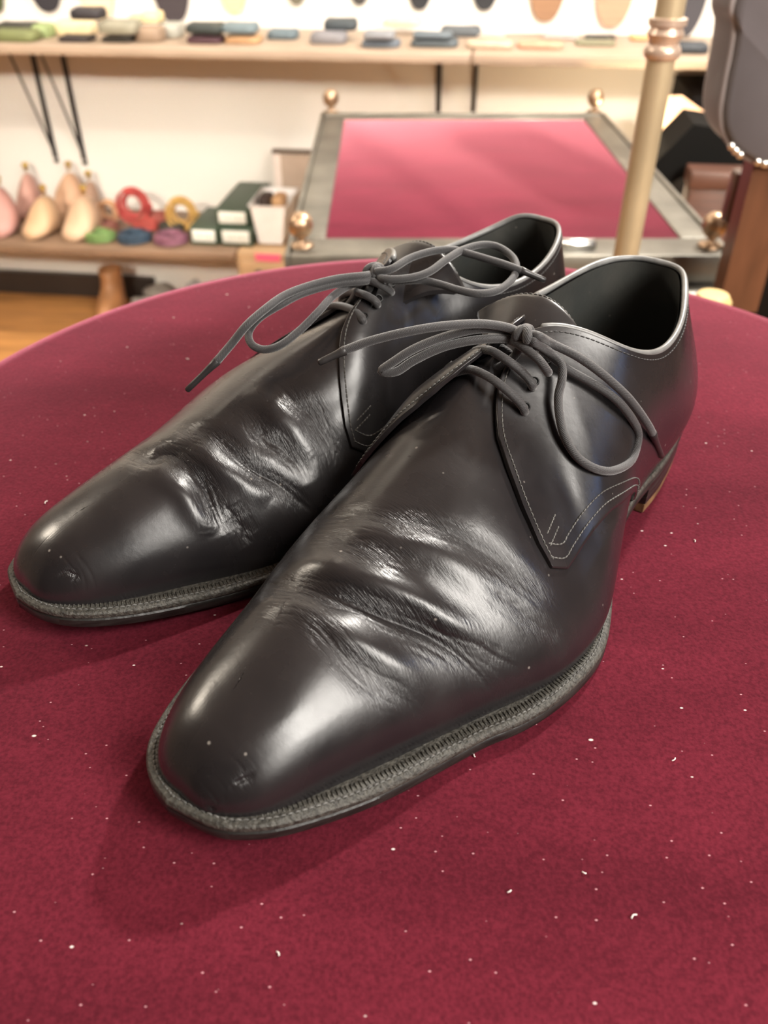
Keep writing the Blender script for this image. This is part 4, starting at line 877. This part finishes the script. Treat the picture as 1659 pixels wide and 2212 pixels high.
    # ---- side panels
    for hf in (HL, HM):
        sd = hf.side
        s_ = np.r_[0, np.linspace(0, 1, 150)[1:-1], .9965, 1.0]; t_ = np.r_[0, .006, .014, np.linspace(.02, .98, 64), .986, .994, 1]
        SS, TT = np.meshgrid(s_, t_, indexing='ij'); U, R_ = quarter_patch(SS, TT, sd); UF, RB = UFS[sd], RBS[sd]
        B = hf(U, R_); Nq = fixnrm(hf, U, R_); lf = lift_fn(kind, sd, U, R_)
        ed = np.minimum(np.minimum(TT, 1 - TT) / .014, 1); ed2 = np.minimum((1 - SS) / .0035, 1); e_ = np.minimum(ed, ed2)
        outer = B + Nq * (lf + .35 * np.sqrt(np.clip(e_, 0, 1)) - .35)[..., None]
        # a few soft dents in the panel
        outer -= Nq * (.5 * np.exp(-((U - .47) / .012) ** 2 - ((R_ - .5) / .09) ** 2))[..., None]
        inner = B + Nq * (lf - 1.6)[..., None]
        inner = np.where((R_ > .15)[..., None], inner, B - Nq * .2)
        mb = MB(); mb.grid(W(outer)); mb.grid(W(inner)[:, ::-1])
        n_, m_ = SS.shape
        for e1 in ('t0', 't1', 's1'):
            if e1 == 't0': A_, B_ = outer[:, 0], inner[:, 0]
            elif e1 == 't1': A_, B_ = outer[:, -1], inner[:, -1]
            else: A_, B_ = outer[-1], inner[-1]
            mid_ = (A_ + B_) / 2
            mb.grid(np.stack([W(A_), W(mid_), W(B_)], 0))
        q = mb.build('quarter', M_quarter, root, angle=50, label='%s side panel with open lacing edge' % ('inner' if sd > 0 else 'outer'))
        # stitching
        def on(uu_, rr_):
            uu_, rr_ = np.asarray(uu_, float), np.asarray(rr_, float); Pn = hf(uu_, rr_); n0 = fixnrm(hf, uu_, rr_)
            return Pn + n0 * lift_fn(kind, sd, uu_, rr_)[:, None], n0
        tt = np.linspace(0, 1, 120)
        fe_u = np.interp(tt, np.linspace(0, 1, 9), UF[1:, 0]); fe_r = np.interp(tt, np.linspace(0, 1, 9), UF[1:, 1])
        k = smooth(np.stack([UF[1:, 0], UF[1:, 1], 0 * UF[1:, 0]], -1), 14)
        cu, cr_ = k[:, 0] - .0068, k[:, 1] - .012
        rows = MB()
        def put(cu, cr_, **kw):
            c, n0 = on(cu, cr_); m2 = capsules(c, n0, **kw); 
            for v in m2.v: v[:, 0] *= mir
            return m2
        rows_list = [put(cu[:-3], cr_[:-3], length=1.45, pitch=1.9, rad=.27, lift=.05)]
        k = smooth(np.stack([RB[1:, 0], RB[1:, 1], 0 * RB[1:, 0]], -1), 12)
        for o_ in (.030, .062):
            rows_list.append(put(np.minimum(k[:, 0], UF[8, 0] - .0075) + .0 - (o_ - .03) * .12 * (k[:, 0] > .5), k[:, 1] + o_, length=1.35, pitch=1.75, rad=.27, lift=.05))
        for o_ in (0, .028):
            rows_list.append(put(np.linspace(UF[8, 0] - .013 - o_ * .1, UF[8, 0] - .040 - o_ * .1, 30), np.linspace(.462, .475, 30) + o_, length=1.2, pitch=1.5, rad=.28, lift=.05))
        st = MB()
        for m2 in rows_list: st.add(np.vstack(m2.v), m2.f)
        st.build('stitching', M_thread, q, label='grey thread stitching along the panel edge')
        # stitching below the topline and lacing edge
        cu2 = np.linspace(.02, .44, 200); m3 = put(cu2, np.full(200, .955), length=1.5, pitch=2.0, rad=.22, lift=.05)
        m3.build('topline_stitching', M_threadd, q)
        # eyelets
        for (eu, er) in (((.477, .76), (.458, .80), (.438, .84)) if sd < 0 else ((.479, .78), (.461, .812), (.444, .85)) if kind == 'N' else ((.497, .85), (.475, .868), (.455, .89))):
            c, n0 = on([eu], [er]); c, n0 = c[0], n0[0]; ax = np.cross(n0, (0, 0, 1.)); ax /= np.linalg.norm(ax); ay = np.cross(n0, ax)
            ring = [c + n0 * .15 + 1.5 * (math.cos(t) * ax + math.sin(t) * ay) for t in np.linspace(0, 2 * math.pi, 16, endpoint=False)]
            m4 = MB(); m4.tube(W(ring), .35 * mm, k=6, sub=1, closed=True); m4.build('eyelet', M_hole, q)
    # ---- lining
    for part, hf in (('lining', HL), ('lining', HM)):
        uu_ = np.linspace(0, .52, 90); rr_ = np.linspace(.04, .995, 40); U, R_ = np.meshgrid(uu_, rr_, indexing='ij')
        B = hf(U, R_) - fixnrm(hf, U, R_) * 2.0
        MB().grid(W(B)).build('lining', M_lining, root, recalc=False, label='dark leather lining')
    # ---- insole
    uu_ = np.linspace(0, .6, 60); A_, B_ = HL(uu_, np.full(60, .06)), HM(uu_, np.full(60, .06))
    G = np.stack([A_ * (1 - t) + B_ * t for t in np.linspace(.02, .98, 12)], 1); G[..., 2] += 1.5
    MB().grid(W(G)).build('insole', M_insole, root)
    # ---- rolled collar edge
    uu_ = np.r_[np.linspace(.428, 0, 90), np.linspace(0, .405, 90)[1:]]
    Cc = np.vstack([HL(uu_[:90], np.full(90, 1.0)), HM(uu_[90:], np.full(89, 1.0))]); Cc[:, 2] += .2
    rad = 1.25 + .25 * np.sin(np.linspace(0, 40, len(Cc))) * .4
    MB().tube(W(Cc), rad * mm, k=12, sub=1).build('collar_binding', M_binding, root, label='worn rolled edge of the opening, its grey highlight painted in')
    # ---- tongue
    ty = np.linspace(0, 1, 50); tx = np.linspace(-1, 1, 40); TX, TY = np.meshgrid(tx, ty, indexing='xy')
    ctr = smooth(np.array([(7, 158, 66), (7.5, 143, 72), (8, 127, 79.5), (8, 114, 87), (8.5, 104, 92), (9, 100.5, 92.8)], float), 10)
    cy = np.stack([np.interp(TY, np.linspace(0, 1, len(ctr)), ctr[:, i]) for i in range(3)], -1)
    half = np.interp(TY, [0, .3, .6, .85, .95, 1], [7, 9, 13, 19, 18.5, 15]); drop = np.interp(TY, [0, .4, .7, 1], [3, 4, 6.5, 8.5])
    Tp = cy.copy(); Tp[..., 0] += TX * half; Tp[..., 2] -= drop * TX ** 2; Tp[..., 1] += 2.5 * TX ** 2 * TY
    mdl = np.clip(TX, 0, 1) * np.clip((TY - .45) / .3, 0, 1) * np.clip((1.05 - TY) / .12, 0, 1); Tp[..., 0] += 6 * mdl; Tp[..., 2] -= 4.0 * mdl ** 2
    lo = Tp.copy(); lo[..., 2] -= 1.7; lo[..., 1] += .4
    mb = MB(); mb.grid(W(Tp)); mb.grid(W(lo))
    for A_, B_ in ((Tp[:, 0], lo[:, 0]), (Tp[:, -1], lo[:, -1]), (Tp[-1], lo[-1])): mb.grid(np.stack([W(A_), W((A_ + B_) / 2), W(B_)], 0))
    tg = mb.build('tongue', M_tongue, root, angle=50)
    ce = Tp[-3]; m5 = capsules(ce, np.tile((0, -.3, 1.0), (len(ce), 1)), 1.5, 2.0, .25, .05); 
    for v in m5.v: v[:, 0] *= mir
    m5.build('stitching', M_thread, tg)
    # ---- outsole + welt
    OL, OM = arc_resample(OUTL, -1), arc_resample(OUTM, 1)
    # pair by y so the rungs run straight across
    loop = np.vstack([OL, OM[::-1][1:-1]])
    tn = np.roll(loop, -1, 0) - np.roll(loop, 1, 0); tn /= np.linalg.norm(tn, axis=1, keepdims=True) + 1e-9
    on_ = np.stack([-tn[:, 1], tn[:, 0]], -1)
    cen = loop.mean(0); 
    if ((loop - cen) * on_).sum() < 0: on_ = -on_
    def plate(prof, name, m, parent, lab=None, zfun=zbot, ysel=None, angle=40):
        G = []
        for ins, z in prof:
            q2 = loop - on_ * ins; G.append(np.column_stack([q2, zfun(np.clip(loop[:, 1], 0, 300)) + z]))
        G = np.array(G); mb = MB(); mb.grid(W(G), closed_v=True)
        n = len(loop); nl = len(OL)
        for li, flip in ((0, 1), (len(prof) - 1, 0)):
            ring = G[li]; Lr = ring[:nl]; Rr = np.vstack([ring[0], ring[nl:][::-1], ring[nl - 1]])
            # resample right side at the left y
            rx = [np.array([np.interp(i / (nl - 1), np.linspace(0, 1, len(Rr)), Rr[:, j]) for j in range(3)]) for i in range(nl)]
            mb.grid(W(np.stack([Lr, (Lr + rx) / 2, rx], 1)))
        return mb.build(name, m, parent, label=lab, angle=angle)
    plate([(1.2, 0), (.4, .25), (0, 1.0), (0, 3.6), (.5, 4.2)], 'outsole', M_soleedge, root, 'black leather outsole with worn edge')
    wl = plate([(.7, 4.2), (.15, 4.6), (0, 5.2), (.1, 6.3), (.7, 6.9), (2.2, 7.0), (6, 6.9)], 'welt', M_welt, root, 'rough storm welt around the forefoot')
    # stitches and wheel marks on the welt
    sel = (loop[:, 1] > 128)
    i0 = np.where(sel)[0]; seq = loop[i0]; sn = on_[i0]
    for ins, ln, pt_, rd, cr2, nm in ((2.3, 1.5, 2.0, .35, False, 'welt_stitching'), (4.3, 2.2, 1.45, .34, True, 'welt_wheeling')):
        c = np.column_stack([seq - sn * ins, zbot(seq[:, 1]) + 6.95]); c = smooth(c, 3)
        m6 = capsules(c, np.tile((0, 0, 1.0), (len(c), 1)), ln, pt_, rd, .05, cross=cr2)
        for v in m6.v: v[:, 0] *= mir
        m6.build(nm, M_thread if not cr2 else M_welt, wl)
    # ---- heel block
    hl, hm_ = OL[OL[:, 1] <= 78], OM[OM[:, 1] <= 78]
    br = np.array([(x, 78 - 3.5 * (1 - (x / 36.0) ** 2)) for x in np.linspace(hl[-1, 0], hm_[-1, 0], 14)[1:-1]])
    hp = np.vstack([hl, br, hm_[::-1][:-1]]); hc = np.array([0, 40.0])
    def hblock(layers, name, m, parent, lab):
        mb = MB(); G = np.array([np.column_stack([hc + (hp - hc) * s_, np.full(len(hp), z)]) for s_, z in layers])
        base = mb.n; mb.grid(W(G), closed_v=True); kk = len(hp)
        for li in (0, len(layers) - 1):
            Cn = np.array([hc[0], hc[1], layers[li][1]]); ring = G[li]; mb.grid(np.stack([W(np.vstack([ring, ring[:1]])), W(np.tile(Cn, (kk + 1, 1)))], 0))
        return mb.build(name, m, parent, label=lab, angle=35)
    heel = hblock([(.975, 4.9), (.985, 5.1), (.987, 8.6), (.98, 8.8), (.988, 9.0), (.992, 12.6), (.985, 13.1)], 'heel', M_soleedge, root, 'stacked black heel')
    hblock([(.965, 0), (.975, .35), (.98, 4.5), (.972, 4.9)], 'top_lift', M_tanedge, heel, 'tan worn bottom layer of the heel')
    # ---- lace
    L = LACE[kind]; lace = MB(); uvs = []
    def add(pts, rad, sub=7):
        P_ = W(np.array(pts, float)); n0 = lace.n; Q_ = smooth(P_, sub); lace.tube(Q_, rad * mm, k=12, sub=1)
        seg = np.cumsum(np.r_[0, np.linalg.norm(np.diff(Q_, axis=0), axis=1)]); seg = np.r_[seg[0], seg, seg[-1]]
        for sgl in seg:
            for j in range(12): uvs.append((sgl, j / 12))
    LR = 1.52
    for n_ in ('free1', 'free2', 'loop1', 'loop2', 'bar1', 'bar2', 'bar3', 'cross1', 'cross2'): add(L[n_], LR)
    K = np.array(L['knot'][0])
    for k_, (rx_, tilt, sh_) in enumerate(((3.3, .5, -1.0), (3.2, -.35, 1.0), (3.0, 1.3, 0))):      # the wraps of the bow's knot
        ring = []
        for t in np.linspace(0, 2 * math.pi * .93, 14):
            v = np.array([math.sin(t) * .35 * math.sin(tilt), math.cos(t), math.sin(t)]) * rx_
            c_, s2 = math.cos(tilt), math.sin(tilt); v = np.array([v[0] * c_ - v[1] * s2, v[0] * s2 + v[1] * c_, v[2] * .85])
            ring.append(K + v + np.array([sh_, 0, 0]))
        add(ring, 1.6, 3)
    add([K + (-4, -1, -4.5), K + (-1, 0, -1), K + (3, 1, -3)], 1.7)
    lo_ = lace.build('shoelace', M_lace, root, uv=np.array(uvs), label='black waxed cord lace tied in a bow')
    for n_ in ('tip1', 'tip2'):
        MB().tube(W(L[n_]), [1.7 * mm, 1.25 * mm, 1.2 * mm, 1.15 * mm], k=12, sub=5).build('lace_tip', M_aglet, lo_)
    return root
build_shoe('N', (128.1, 361.3), 51.0, 'black leather derby shoe nearer the camera, its toe pointing to the bottom left')
build_shoe('F', (82.8, 421.0), 45.0, 'black leather derby shoe behind the nearer one, its toe reaching the left edge')
